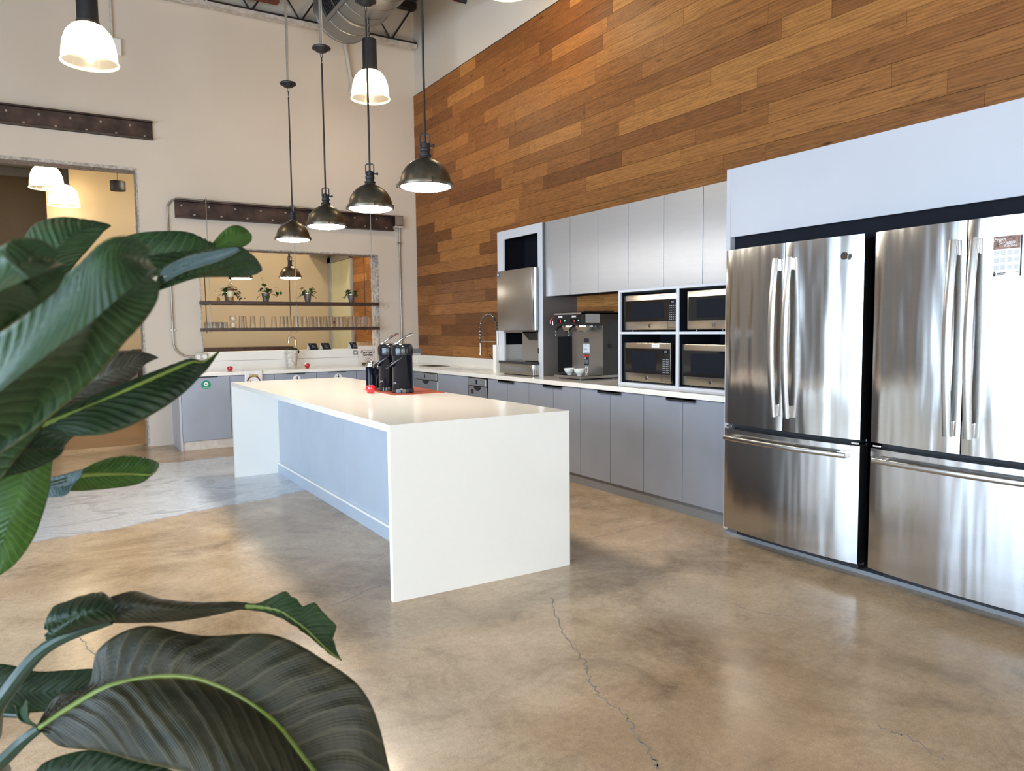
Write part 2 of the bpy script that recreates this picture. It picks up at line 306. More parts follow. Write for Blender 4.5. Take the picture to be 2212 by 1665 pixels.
# ---------------------------------------------------------------- mesh helpers
WORLD = {}
class MB:
    def __init__(s): s.bm = bmesh.new()
    def box(s, x0, x1, y0, y1, z0, z1, bev=0.0):
        r = bmesh.ops.create_cube(s.bm, size=1.0)
        for v in r['verts']:
            v.co = Vector(((x0+x1)/2+v.co.x*(x1-x0), (y0+y1)/2+v.co.y*(y1-y0), (z0+z1)/2+v.co.z*(z1-z0)))
        if bev > 0:
            ed = list({e for v in r['verts'] for e in v.link_edges})
            bmesh.ops.bevel(s.bm, geom=ed, offset=bev, segments=2, affect='EDGES', profile=0.6)
        return s
    def prism(s, pts, d):        # pts: list of Vector (planar), d: extrusion vector
        v = [s.bm.verts.new(Vector(p)) for p in pts]; n = len(v); d = Vector(d)
        w_ = [s.bm.verts.new(Vector(p)+d) for p in pts]
        s.bm.faces.new(v); s.bm.faces.new(w_[::-1])
        for i in range(n): s.bm.faces.new((v[i], v[(i+1) % n], w_[(i+1) % n], w_[i]))
        return s
    def cyl(s, a, b, r0, r1=None, seg=20, cap=True):
        a, b = Vector(a), Vector(b); r1 = r0 if r1 is None else r1
        d = (b-a).normalized(); q = d.to_track_quat('Z', 'Y'); rings = []
        for p, r in ((a, r0), (b, r1)):
            rings.append([s.bm.verts.new(p+q @ Vector((math.cos(2*PI*i/seg)*r, math.sin(2*PI*i/seg)*r, 0))) for i in range(seg)])
        for i in range(seg): s.bm.faces.new((rings[0][i], rings[0][(i+1) % seg], rings[1][(i+1) % seg], rings[1][i]))
        if cap: s.bm.faces.new(rings[0][::-1]); s.bm.faces.new(rings[1])
        return s
    def lathe(s, prof, o=(0, 0, 0), seg=32, axis=None, cap0=False, cap1=False):
        o = Vector(o); q = Vector(axis).to_track_quat('Z', 'Y') if axis else None; rings = []
        for r, z in prof:
            ring = []
            for i in range(seg):
                p = Vector((math.cos(2*PI*i/seg)*r, math.sin(2*PI*i/seg)*r, z))
                ring.append(s.bm.verts.new(o+(q @ p if q else p)))
            rings.append(ring)
        for a, b in zip(rings, rings[1:]):
            for i in range(seg): s.bm.faces.new((a[i], a[(i+1) % seg], b[(i+1) % seg], b[i]))
        if cap0: s.bm.faces.new(rings[0][::-1])
        if cap1: s.bm.faces.new(rings[-1])
        return s
    def tube(s, pts, r, seg=10, cap=True, rr=None):
        pts = [Vector(p) for p in pts]; n = len(pts); prev = None; rings = []
        up = None
        for i, p in enumerate(pts):
            d = (pts[min(i+1, n-1)]-pts[max(i-1, 0)]).normalized()
            if up is None:
                up = d.orthogonal().normalized()
            up = (up-d*up.dot(d)).normalized(); sd = d.cross(up)
            ra = rr[i] if rr else r
            rings.append([s.bm.verts.new(p+up*math.cos(2*PI*k/seg)*ra+sd*math.sin(2*PI*k/seg)*ra) for k in range(seg)])
        for a, b in zip(rings, rings[1:]):
            for k in range(seg): s.bm.faces.new((a[k], a[(k+1) % seg], b[(k+1) % seg], b[k]))
        if cap: s.bm.faces.new(rings[0][::-1]); s.bm.faces.new(rings[-1])
        return s
    def ball(s, c, r, sub=2, sc=(1, 1, 1)):
        q = bmesh.ops.create_icosphere(s.bm, subdivisions=sub, radius=1.0)
        for v in q['verts']: v.co = Vector(c)+Vector((v.co.x*r*sc[0], v.co.y*r*sc[1], v.co.z*r*sc[2]))
        return s
    def grid(s, f, nu, nv, uv=False, thick=0.0):
        vs_ = [[s.bm.verts.new(f(i/nu, j/nv)) for i in range(nu+1)] for j in range(nv+1)]
        lay = s.bm.loops.layers.uv.verify() if uv else None
        for j in range(nv):
            for i in range(nu):
                fc = s.bm.faces.new((vs_[j][i], vs_[j][i+1], vs_[j+1][i+1], vs_[j+1][i]))
                if uv:
                    for l, (a, b_) in zip(fc.loops, ((i, j), (i+1, j), (i+1, j+1), (i, j+1))): l[lay].uv = (a/nu, b_/nv)
        return s
    def done(s, name, mat, parent=None, smooth=False, auto=None, thick=0.0):
        off = WORLD.get(parent.name, Vector()) if parent else Vector()
        if parent is None:
            off = Vector()
        bmesh.ops.recalc_face_normals(s.bm, faces=s.bm.faces[:])
        me = bpy.data.meshes.new(name)
        bmesh.ops.translate(s.bm, verts=s.bm.verts[:], vec=-off)
        s.bm.to_mesh(me); s.bm.free()
        mats = mat if isinstance(mat, (list, tuple)) else [mat]
        for q in mats: me.materials.append(MATS[q])
        if smooth:
            for p in me.polygons: p.use_smooth = True
            me.set_sharp_from_angle(angle=math.radians(35 if auto is None else auto))
        o = bpy.data.objects.new(name, me); C.objects.link(o)
        if parent: o.parent = parent
        WORLD[o.name] = off.copy()
        if thick:
            md = o.modifiers.new('thickness', 'SOLIDIFY'); md.thickness = thick; md.offset = 0
        return o
def thing(name, label, cat, loc=(0, 0, 0), group=None):
    o = bpy.data.objects.new(name, None); C.objects.link(o); o.location = loc
    o.empty_display_size = 0.1
    o['label'] = label; o['category'] = cat
    if group: o['group'] = group
    WORLD[o.name] = Vector(loc); return o
def tag(o, label, cat, group=None):
    o['label'] = label; o['category'] = cat
    if group: o['group'] = group
    return o
def rebase(o, loc):      # a top-level single mesh gets its origin at its base
    loc = Vector(loc); o.data.transform(Matrix.Translation(-loc)); o.location = loc; WORLD[o.name] = loc
    return o
def struct(o): o['kind'] = 'structure'; return o
def kids(o): return [c for c in CH.get(o.name, [])]
def copy_tree(o, parent=None):
    c = o.copy(); C.objects.link(c)
    if parent: c.parent = parent
    for ch in list(o.children): copy_tree(ch, c)
    return c
def dup(o, loc, label=None, group=None, rotz=0.0):
    c = copy_tree(o); c.location = loc; c.rotation_euler = (0, 0, rotz)
    if label: c['label'] = label
    if group: c['group'] = group
    WORLD[c.name] = Vector(loc); return c
def text_bm(s, txt, size, origin, xdir, ydir, depth=0.0006, align='CENTER', bold=0.0, shear=0.0):
    cu = bpy.data.curves.new('t', 'FONT'); cu.body = txt; cu.size = size; cu.align_x = align; cu.align_y = 'CENTER'
    cu.extrude = depth/2; cu.offset = bold; cu.shear = shear; cu.resolution_u = 2
    o = bpy.data.objects.new('t', cu); C.objects.link(o)
    me = bpy.data.meshes.new_from_object(o); bpy.data.objects.remove(o); bpy.data.curves.remove(cu)
    X = Vector(xdir).normalized(); Y = Vector(ydir).normalized(); Z = X.cross(Y); O = Vector(origin)
    nv = len(s.bm.verts); s.bm.from_mesh(me); s.bm.verts.ensure_lookup_table()
    for v in s.bm.verts[nv:]: v.co = O+X*v.co.x+Y*v.co.y+Z*v.co.z
    bpy.data.meshes.remove(me); return s
def arc(c, r, a0, a1, n, ax, ay):
    c = Vector(c); ax = Vector(ax); ay = Vector(ay)
    return [c+ax*math.cos(a0+(a1-a0)*i/n)*r+ay*math.sin(a0+(a1-a0)*i/n)*r for i in range(n+1)]
def ring_flat(s, c, r0, r1, ax, ay, th=0.0006, seg=32, a0=0, a1=2*PI):
    c, ax, ay = Vector(c), Vector(ax), Vector(ay); nn = ax.cross(ay)*th
    for i in range(seg):
        t0, t1 = a0+(a1-a0)*i/seg, a0+(a1-a0)*(i+1)/seg
        P = [c+(ax*math.cos(t)+ay*math.sin(t))*r for t, r in ((t0, r0), (t0, r1), (t1, r1), (t1, r0))]
        s.prism(P, nn)
    return s
def disc_flat(s, c, r, ax, ay, th=0.0006, seg=28, sx=1, sy=1):
    c, ax, ay = Vector(c), Vector(ax), Vector(ay)
    s.prism([c+(ax*math.cos(2*PI*i/seg)*sx+ay*math.sin(2*PI*i/seg)*sy)*r for i in range(seg)], ax.cross(ay)*th); return s

# ================================================================ THE SETTING
H = 5.75
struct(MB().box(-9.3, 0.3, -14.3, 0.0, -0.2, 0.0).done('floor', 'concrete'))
def cracks():
    fl = bpy.data.objects['floor']
    for pl, wdt in (([(1190, 1290), (1208, 1350), (1228, 1385), (1262, 1430), (1275, 1470), (1300, 1505), (1352, 1545), (1380, 1590), (1412, 1640), (1430, 1664)], 0.0035),
                    ([(1235, 1165), (1290, 1160), (1350, 1145), (1420, 1130), (1470, 1118)], 0.003),
                    ([(1545, 1290), (1640, 1325), (1700, 1330), (1760, 1350)], 0.0025),
                    ([(1900, 1570), (1960, 1590), (2050, 1650)], 0.0025),
                    ([(690, 1315), (740, 1300), (790, 1275), (830, 1262)], 0.0025),
                    ([(160, 1368), (190, 1400), (215, 1425)], 0.003)):
        s = MB(); P = []
        for a, b_ in zip(pl, pl[1:]):
            A, B = floor_pt(*a), floor_pt(*b_); n = 9
            for k in range(n):
                q = A.lerp(B, k/n); q += Vector((random.uniform(-.011, .011), random.uniform(-.011, .011), 0)); P.append(q)
        for a, b_ in zip(P, P[1:]):
            d = (b_-a).normalized(); nrm = Vector((-d.y, d.x, 0))*wdt*random.uniform(.3, .9)
            s.prism([a-nrm+Vector((0, 0, -.0005)), b_-nrm+Vector((0, 0, -.0005)), b_+nrm+Vector((0, 0, -.0005)), a+nrm+Vector((0, 0, -.0005))], (0, 0, 0.0009))
        s.done('crack', 'room_dark', fl)
cracks()

# back wall (y = 0..0.25) with the doorway and the shelf opening
wb = MB()
OX0, OX1, OZ0, OZ1 = -2.838, -0.570, 1.082, 2.350      # shelf opening
DX, DZ = -3.459, 3.209                                  # doorway right side, head
DL = -5.60
wb.box(-9.3, DL, 0, 0.25, 0, H); wb.box(DL, DX, 0, 0.25, DZ, H); wb.box(DX, OX0, 0, 0.25, 0, H)
wb.box(OX0, OX1, 0, 0.25, 0, OZ0); wb.box(OX0, OX1, 0, 0.25, OZ1, H); wb.box(OX1, 0.3, 0, 0.25, 0, H)
wall_back = struct(wb.done('wall_back', 'plaster'))
tr_ = MB()      # raw sawn masonry edge round both openings
def raw_edge(s, p0, p1, wx, wy):     # strips with an uneven edge, lining a reveal
    n = 26
    for k in range(n):
        a = Vector(p0).lerp(Vector(p1), k/n); b_ = Vector(p0).lerp(Vector(p1), (k+1)/n)
        j = random.uniform(0, 0.006)
        x0, x1 = min(a.x, b_.x), max(a.x, b_.x); z0, z1 = min(a.z, b_.z), max(a.z, b_.z)
        if abs(p0[2]-p1[2]) > 0.01: s.box(x0-(wx+j if wx > 0 else 0), x0-(0 if wx > 0 else wx-j), 0.0-0.002-j*.3, 0.252, z0, z1)
        else: s.box(x0, x1, -0.002-j*.3, 0.252, z0-wy-j, z0)
raw_edge(tr_, (OX1, 0, OZ0), (OX1, 0, OZ1), 0.012, 0); raw_edge(tr_, (OX0+0.010, 0, OZ0), (OX0+0.010, 0, OZ1), 0.010, 0)
raw_edge(tr_, (OX0, 0, OZ1), (OX1, 0, OZ1), 0, 0.012)
struct(tr_.done('trim_1', 'cut_masonry', wall_back))
tr_ = MB(); raw_edge(tr_, (DX, 0, 0), (DX, 0, DZ), 0.014, 0); raw_edge(tr_, (DL, 0, DZ), (DX, 0, DZ), 0, 0.03)
struct(tr_.done('trim_2', 'cut_masonry', wall_back))

# right wall: white wall, oak planks on it up to z 4.51, y from 0 to -8.8
wr = MB(); wr.box(0.018, 0.3, -14.3, 0.0, 0, H)
wall_right = struct(wr.done('wall_right', 'plaster_right'))
struct(MB().box(0.0, 0.018, -9.3, 0.0, 4.512, 4.520).done('trim_3', 'dark_wood', wall_right))
def planks():
    z0, z1 = 0.982, 4.512; rows = 26; ph = (z1-z0)/rows; n = 0
    for r in range(rows):
        za, zb_ = z0+r*ph, z0+(r+1)*ph
        y = 0.0 if r % 2 else 0.0
        first = True
        ymin = -9.3
        if zb_ < 2.35: ymin = -3.1 if zb_ < 1.45 else -4.95
        if 1.66 < za and zb_ < 2.3: ymin = -3.1
        while y > ymin:
            L = random.choice((0.35, 0.6, 0.8, 1.0, 1.2, 1.2, 1.45, 1.75)) * random.uniform(0.9, 1.1)
            if zb_ > 2.35: L *= 1.18
            if first: L *= random.uniform(0.25, 1.0); first = False
            y2 = max(y-L, ymin)
            if y2-ymin < 0.2: y2 = ymin
            t = random.uniform(0, 0.0018)
            s = MB(); s.box(-0.0+(-t), 0.018, y2+0.0007, y-0.0007, za+0.0007, zb_-0.0007, 0.0)
            fr = [e for e in s.bm.edges if all(v.co.x < 0.005 for v in e.verts)]
            bmesh.ops.bevel(s.bm, geom=fr, offset=0.0012, segments=1, affect='EDGES')
            s.done('plank', 'oak', wall_right); n += 1
            y = y2
    return n
print('planks', planks())

# left and rear walls with the window bays
def wall_with_bays(name, horiz, c0, c1, lo, hi, bays, za, zb_, mat):
    s = MB()
    def bx(a, b_, z0, z1):
        if horiz: s.box(a, b_, c0, c1, z0, z1)
        else: s.box(c0, c1, a, b_, z0, z1)
    bx(lo, hi, 0, za); bx(lo, hi, zb_, H); cur = lo
    for a, b_ in bays: bx(cur, a, za, zb_); cur = b_
    bx(cur, hi, za, zb_)
    return struct(s.done(name, mat))
wall_left = wall_with_bays('wall_left', False, -9.3, -9.0, -14.3, 0.0, WIN_L, 0.12, 2.8, 'room_brown')
wall_rear = wall_with_bays('wall_rear', True, -14.3, -14.0, -9.0, 0.018, WIN_B, 0.2, 2.8, 'room_brown')
k = 0
for bays, horiz in ((WIN_L, False), (WIN_B, True)):
    for a, b_ in bays:
        k += 1; s = MB(); z0, z1 = (0.2, 2.8) if horiz else (0.12, 2.8)
        def fb(p, q, za, zb_):
            if horiz: s.box(p, q, -14.06, -14.0, za, zb_)
            else: s.box(-9.06, -9.0, p, q, za, zb_)
        fb(a, a+.05, z0, z1); fb(b_-.05, b_, z0, z1); fb(a, b_, z0, z0+.05); fb(a, b_, z1-.05, z1); fb((a+b_)/2-.03, (a+b_)/2+.03, z0, z1); fb(a, b_, 2.1, 2.15)
        struct(s.done('window_%d' % k, 'dark_iron'))

# ceiling: corrugated deck
s = MB(); n = 96; pts = []
for i in range(n):
    y = -14.3+i*0.15
    for dy, dz in ((0, 0), (0.045, 0), (0.075, 0.04), (0.12, 0.04)): pts.append((y+dy, H+dz))
pts.append((0.15, H))
vs0 = [[s.bm.verts.new((x, y, z)) for (y, z) in pts] for x in (-9.3, 0.3)]
for i in range(len(pts)-1): s.bm.faces.new((vs0[0][i], vs0[0][i+1], vs0[1][i+1], vs0[1][i]))
s.box(-9.3, 0.3, -14.3, 0.3, H+0.06, H+0.16)
ceiling = struct(s.done('ceiling', 'deck'))

# the room beyond: oak floor, tan wall, side wall with pale sliding panels, ceiling
struct(MB().box(-7.0, 0.0, 0.25, 4.3, -0.02, -0.001).done('floor_beyond', 'wood_floor'))
struct(MB().box(-7.0, -4.36, 4.3, 7.0, -0.02, -0.001).done('floor_beyond_left', 'wood_floor'))
struct(MB().box(-5.6, -3.459, 0.0, 0.25, -0.02, 0.0).done('floor_doorway', 'concrete'))
struct(MB().box(-4.36, 0.02, 3.9, 4.1, 0, 4.2).done('wall_beyond', 'tan_wall'))
struct(MB().box(-4.36, -4.2, 4.1, 7.0, 0, 4.2).done('wall_beyond_return', 'tan_wall'))
struct(MB().box(-8.5, -7.0, 0.25, 7.0, 0, 4.2).box(-7.0, -4.3, 6.8, 7.0, 0, 4.2).done('wall_beyond_left', 'tan_wall'))
for y_ in (1.2, 2.6, 4.9, 5.8):
    tag(rebase(MB().box(-7.0, -0.02 if y_ < 3.9 else -4.37, y_, y_+.12, 4.02, 4.16).done('ceiling_beam', 'alu_frame'), (-5, y_, 4.02)), 'grey steel beam under the far room ceiling, %s from the doorway' % {1.2: 'first', 2.6: 'second', 4.9: 'third', 5.8: 'fourth'}[y_], 'beam')
wbs = struct(MB().box(0.02, 0.2, 0.25, 4.1, 0, 4.2).done('wall_beyond_side', 'tan_wall'))
struct(MB().box(-8.5, 0.2, 0.25, 7.0, 4.2, 4.35).done('ceiling_beyond', 'deck'))
for r in range(22):       # oak boards on the near part of the side wall
    z = r*0.126; y = 0.25
    while y < 2.62:
        y2 = min(y+random.uniform(0.5, 1.4), 2.62)
        MB().box(0.0, 0.02, y+.0008, y2-.0008, z+.0008, z+.1252).done('plank', 'oak', wbs); y = y2
s = MB(); s.box(-0.01, 0.02, 2.66, 2.72, 0, 2.62); s.box(-0.01, 0.02, 4.03-.0, 4.2-.0, 0, 2.62) if False else None
s.box(-0.03, 0.02, 3.72, 3.9, 0, 2.66); s.box(-0.03, 0.02, 2.64, 3.9, 2.56, 2.66); s.box(-0.03, 0.02, 2.64, 2.70, 0, 2.66)
d1 = struct(s.done('door_1', 'alu_frame'))
MB().box(-0.015, 0.02, 2.705, 3.19, 0.02, 2.555, 0.002).done('panel', 'panel_pale', d1)
MB().box(-0.015, 0.02, 3.20, 3.715, 0.02, 2.555, 0.002).done('panel', 'panel_pale', d1)
MB().box(-0.35, 0.02, 2.55, 3.9, 2.70, 3.9).done('soffit', 'panel_pale', struct(MB().box(-0.36, 0.02, 2.54, 3.9, 2.69, 2.70).done('trim_4', 'alu_frame')))
# dark ledge along the tan wall
t = thing('ledge_table', 'long dark wooden ledge seen low through the shelf opening along the tan wall', 'table', (-2.3, 3.6, 0))
MB().box(-3.3, -0.85, 3.3, 3.88, 0.99, 1.072, 0.004).done('top', 'dark_wood', t)
for x in (-3.2, -1.15):
    MB().box(x-.03, x+.03, 3.36, 3.42, 0, 0.99).done('leg', 'dark_wood', t); MB().box(x-.03, x+.03, 3.76, 3.82, 0, 0.99).done('leg', 'dark_wood', t)
MB().box(-3.3, -0.85, 3.3, 3.34, 0.75, 0.99).done('apron', 'dark_wood', t)

# ================================================================ ceiling steel
def joist(y, label):
    t = thing('roof_joist', label, 'joist', (-4.5, y, 5.12))
    s = MB(); s.box(-9.0, 0.0, y-.055, y-.006, 5.12, 5.165); s.box(-9.0, 0.0, y+.006, y+.055, 5.12, 5.165); s.done('bottom_chord', 'joist_white', t)
    s = MB(); s.box(-9.0, 0.0, y-.05, y-.006, 5.165, 5.19); s.box(-9.0, 0.0, y+.006, y+.05, 5.165, 5.19); s.done('chord_angle', 'joist_black', t)
    s = MB(); s.box(-9.0, 0.0, y-.05, y+.05, 5.62, 5.70); s.done('top_chord', 'joist_black', t)
    x = -0.05; up = True
    while x > -8.9:
        x2 = x-0.30
        MB().cyl((x, y, 5.63 if up else 5.17), (x2, y, 5.17 if up else 5.63), 0.011, seg=8).done('web_rod', 'joist_black', t)
        x = x2; up = not up
    return t
joist(-0.09, 'open web steel roof joist with whitened bottom chord against the back wall')
tag(MB().box(-2.62, -1.86, -0.30, -0.20, 5.26, 5.34).done('steel_beam', 'rust_red'), 'short rust red steel piece under the roof left of the duct', 'beam')
tag(MB().box(-0.98, -0.80, -0.28, -0.18, 5.30, 5.38).done('steel_beam', 'rust_red'), 'short rust red steel block under the roof right of the duct', 'beam')
s = MB(); s.cyl((-3.0, -2.05, 4.965), (-0.42, -2.05, 4.965), 0.022, seg=14); o = s.done('pipe', 'red_gloss', None, True)
tag(rebase(o, (-3.0, -2.05, 4.965)), 'red sprinkler pipe with a dark end under the roof above the pendants', 'pipe')
MB().cyl((-0.42, -2.05, 4.965), (-0.27, -2.05, 4.965), 0.027, seg=14).done('pipe_cap', 'dark_iron', o, True)
# round duct
t = thing('air_duct', 'round galvanised air duct with a side grille hanging under the roof', 'duct', (-1.25, -0.8, 5.09))
dc = Vector((-1.25, 0, 5.09)); R = 0.36
s = MB(); s.lathe([(R, z) for z in (0.0, 12.0)], (dc.x, -12.8, dc.z), 56, axis=(0, 1, 0), cap0=True, cap1=True); s.done('duct_body', 'duct_steel', t, True)
for k in range(46):
    y = -0.84-k*0.26
    MB().lathe([(R-.001, -.008), (R+.004, -.003), (R+.004, .003), (R-.001, .008)], (dc.x, y, dc.z), 48, axis=(0, 1, 0)).done('seam', 'duct_steel', t, True)
for yg in (-1.62, -5.0):
    fr = MB()
    def onr(a, y, r): return Vector((dc.x+math.cos(a)*r, y, dc.z+math.sin(a)*r))
    a0, a1 = math.radians(150), math.radians(222)
    for (ya, yb_, p, q) in ((yg-.55, yg-.50, a0, a1), (yg+.50, yg+.55, a0, a1), (yg-.55, yg+.55, a0, a0+.1), (yg-.55, yg+.55, a1-.1, a1)):
        for i in range(8):
            A, B = p+(q-p)*i/8, p+(q-p)*(i+1)/8
            fr.prism([onr(A, ya, R+.005), onr(B, ya, R+.005), onr(B, ya, R+.03), onr(A, ya, R+.03)], (0, yb_-ya, 0))
    g_ = fr.done('grille', 'duct_steel', t)
    sl = MB()
    for i in range(22):
        y = yg-.48+i*.0445
        for j in range(6):
            A, B = a0+.1+(a1-a0-.2)*j/6, a0+.1+(a1-a0-.2)*(j+1)/6
            sl.prism([onr(A, y, R+.004), onr(B, y, R+.004), onr(B, y, R+.02), onr(A, y, R+.02)], (0, .012, 0))
    q = sl.done('louvre', 'dark_iron', g_)
for y in (-1.4, -4.4):
    s = MB(); s.tube([(dc.x-.3, y, 5.75), (dc.x-R, y, dc.z), *[tuple(onr(PI+PI*i/14, y, R+.012)) for i in range(15)], (dc.x+.3, y, 5.75)], 0.006, 6); s.done('hanger_strap', 'conduit', t)

# hanging pipe behind the duct, conduits and boxes on the back wall
def pipe(name, pts, r, mat, label, cat, seg=12):
    o = MB().tube(pts, r, seg).done(name, mat, None, True); return tag(rebase(o, pts[0]), label, cat)
pipe('pipe', [(-0.975, -0.045, 5.12), (-0.965, -0.045, 5.0), (-0.91, -0.045, 4.66), (-0.885, -0.045, 4.52), (-0.90, -0.045, 4.48), (-0.915, -0.045, 4.43), (-0.89, -0.045, 4.40)], 0.026, 'white_conduit', 'pale crooked pipe on the back wall just below the duct', 'pipe')
pipe('conduit', [(-3.645, -0.022, 5.6), (-3.645, -0.022, 4.60)], 0.014, 'white_conduit', 'white conduit on the upper back wall running down to a white box', 'conduit')
tag(rebase(MB().box(-3.73, -3.56, -0.05, 0, 4.42, 4.60, 0.006).done('junction_box', 'white_board'), (-3.645, 0, 4.42)), 'white junction box high on the back wall behind the left bell lamp', 'junction box')
pipe('conduit', [(-5.0, -0.05, 5.40), (-4.0, -0.05, 5.36), (-3.3, -0.13, 5.24), (-2.9, -0.13, 5.10), (-2.7, -0.13, 5.14), (-2.5, -0.13, 5.3)], 0.012, 'white_conduit', 'thin pale conduit curving under the joist at the top left', 'conduit')
z_top = 2.895
cp = [(-0.36, -0.022, z_top-.02), (-1.5, -0.022, z_top), (-3.03, -0.022, z_top)] + arc((-3.03, -0.022, z_top-.13), 0.13, PI/2, PI, 8, (1, 0, 0), (0, 0, 1)) \
    + [(-3.16, -0.022, 2.2), (-3.16, -0.022, 1.22)] + arc((-2.98, -0.022, 1.22), 0.18, PI, 1.5*PI, 8, (1, 0, 0), (0, 0, 1)) + [(-2.92, -0.022, 1.04)]
o = pipe('conduit', cp, 0.0105, 'conduit', 'metal conduit looping over the long riveted beam and down to the white outlet', 'conduit')
for p in ((-3.16, 2.32), (-3.16, 1.36)):
    MB().box(p[0]-.03, p[0]+.03, -0.026, 0.0, p[1]-.008, p[1]+.008).done('clip', 'conduit', o)
o = pipe('conduit', [(-0.262, -0.022, 2.72), (-0.262, -0.022, 0.88)], 0.012, 'conduit', 'straight metal conduit down the wall right of the shelves', 'conduit')
MB().box(-0.29, -0.235, -0.034, 0.0, 2.50, 2.53).done('clip', 'conduit', o)
t = thing('junction_box', 'grey metal junction box at the right end of the long riveted beam', 'junction box', (-0.285, 0, 2.72))
MB().box(-0.345, -0.225, -0.075, 0, 2.74, 2.88, 0.004).done('box', 'rust_steel', t); MB().box(-0.345, -0.225, -0.085, -0.0, 2.715, 2.74, 0.002).done('lower_edge', 'white_conduit', t)
MB().box(-0.34, -0.23, -0.082, -0.075, 2.75, 2.87, 0.002).done('cover', 'conduit', t)
t = thing('outlet_box', 'grey metal outlet box with two white sockets above the back counter', 'outlet', (-2.86, -0.03, 1.0))
MB().box(-2.93, -2.79, -0.05, -0.02, 0.99, 1.085, 0.006).done('box', 'conduit', t)
for x in (-2.895, -2.825):
    MB().lathe([(0.0, -.001), (0.026, -.001), (0.026, .006), (0.0, .006)], (x, -0.05, 1.037), 20, axis=(0, -1, 0)).done('socket', 'porcelain', t, True)
# small hook mark on the wall to the right of the shelves
tag(rebase(MB().tube(arc((-0.475, -0.006, 1.66), 0.035, -0.3, 3.5, 12, (1, 0, 0), (0, 0, -1)), 0.003, 6).done('wire_hook', 'white_conduit'), (-0.475, -0.006, 1.62)), 'faint white wire loop on the wall beside the upper shelf end', 'hook')

# riveted steel channels on the back wall
def channel(x0, x1, z0, z1, label, up, lo):
    t = thing('steel_channel', label, 'beam', ((x0+x1)/2, 0, z0))
    MB().box(x0, x1, -0.028, 0.0, z0, z1, 0.002).done('web', 'rust_steel', t)
    MB().box(x0, x1, -0.085, -0.0, z1-.016, z1, 0.003).done('flange', 'rust_steel', t)
    MB().box(x0, x1, -0.085, -0.0, z0, z0+.016, 0.003).done('flange', 'rust_steel', t)
    for x, z in up+lo:
        if x0 < x < x1: MB().cyl((x, -.028, z), (x, -.043, z), 0.0125, seg=6).cyl((x, -.043, z), (x, -.056, z), 0.007, seg=8).done('bolt', 'conduit', t)
channel(-3.082, -0.355, 2.672, 2.875, 'long dark riveted steel channel above the shelf opening', [(-3.011+.302*k, 2.815) for k in range(9)], [(-2.871+.302*k, 2.712) for k in range(9)])
channel(-6.1, -3.28, 3.532, 3.735, 'dark riveted steel channel above the doorway at the left edge', [(-3.51-.29*k, 3.668) for k in range(9)], [(-3.364-.289*k, 3.562) for k in range(9)])

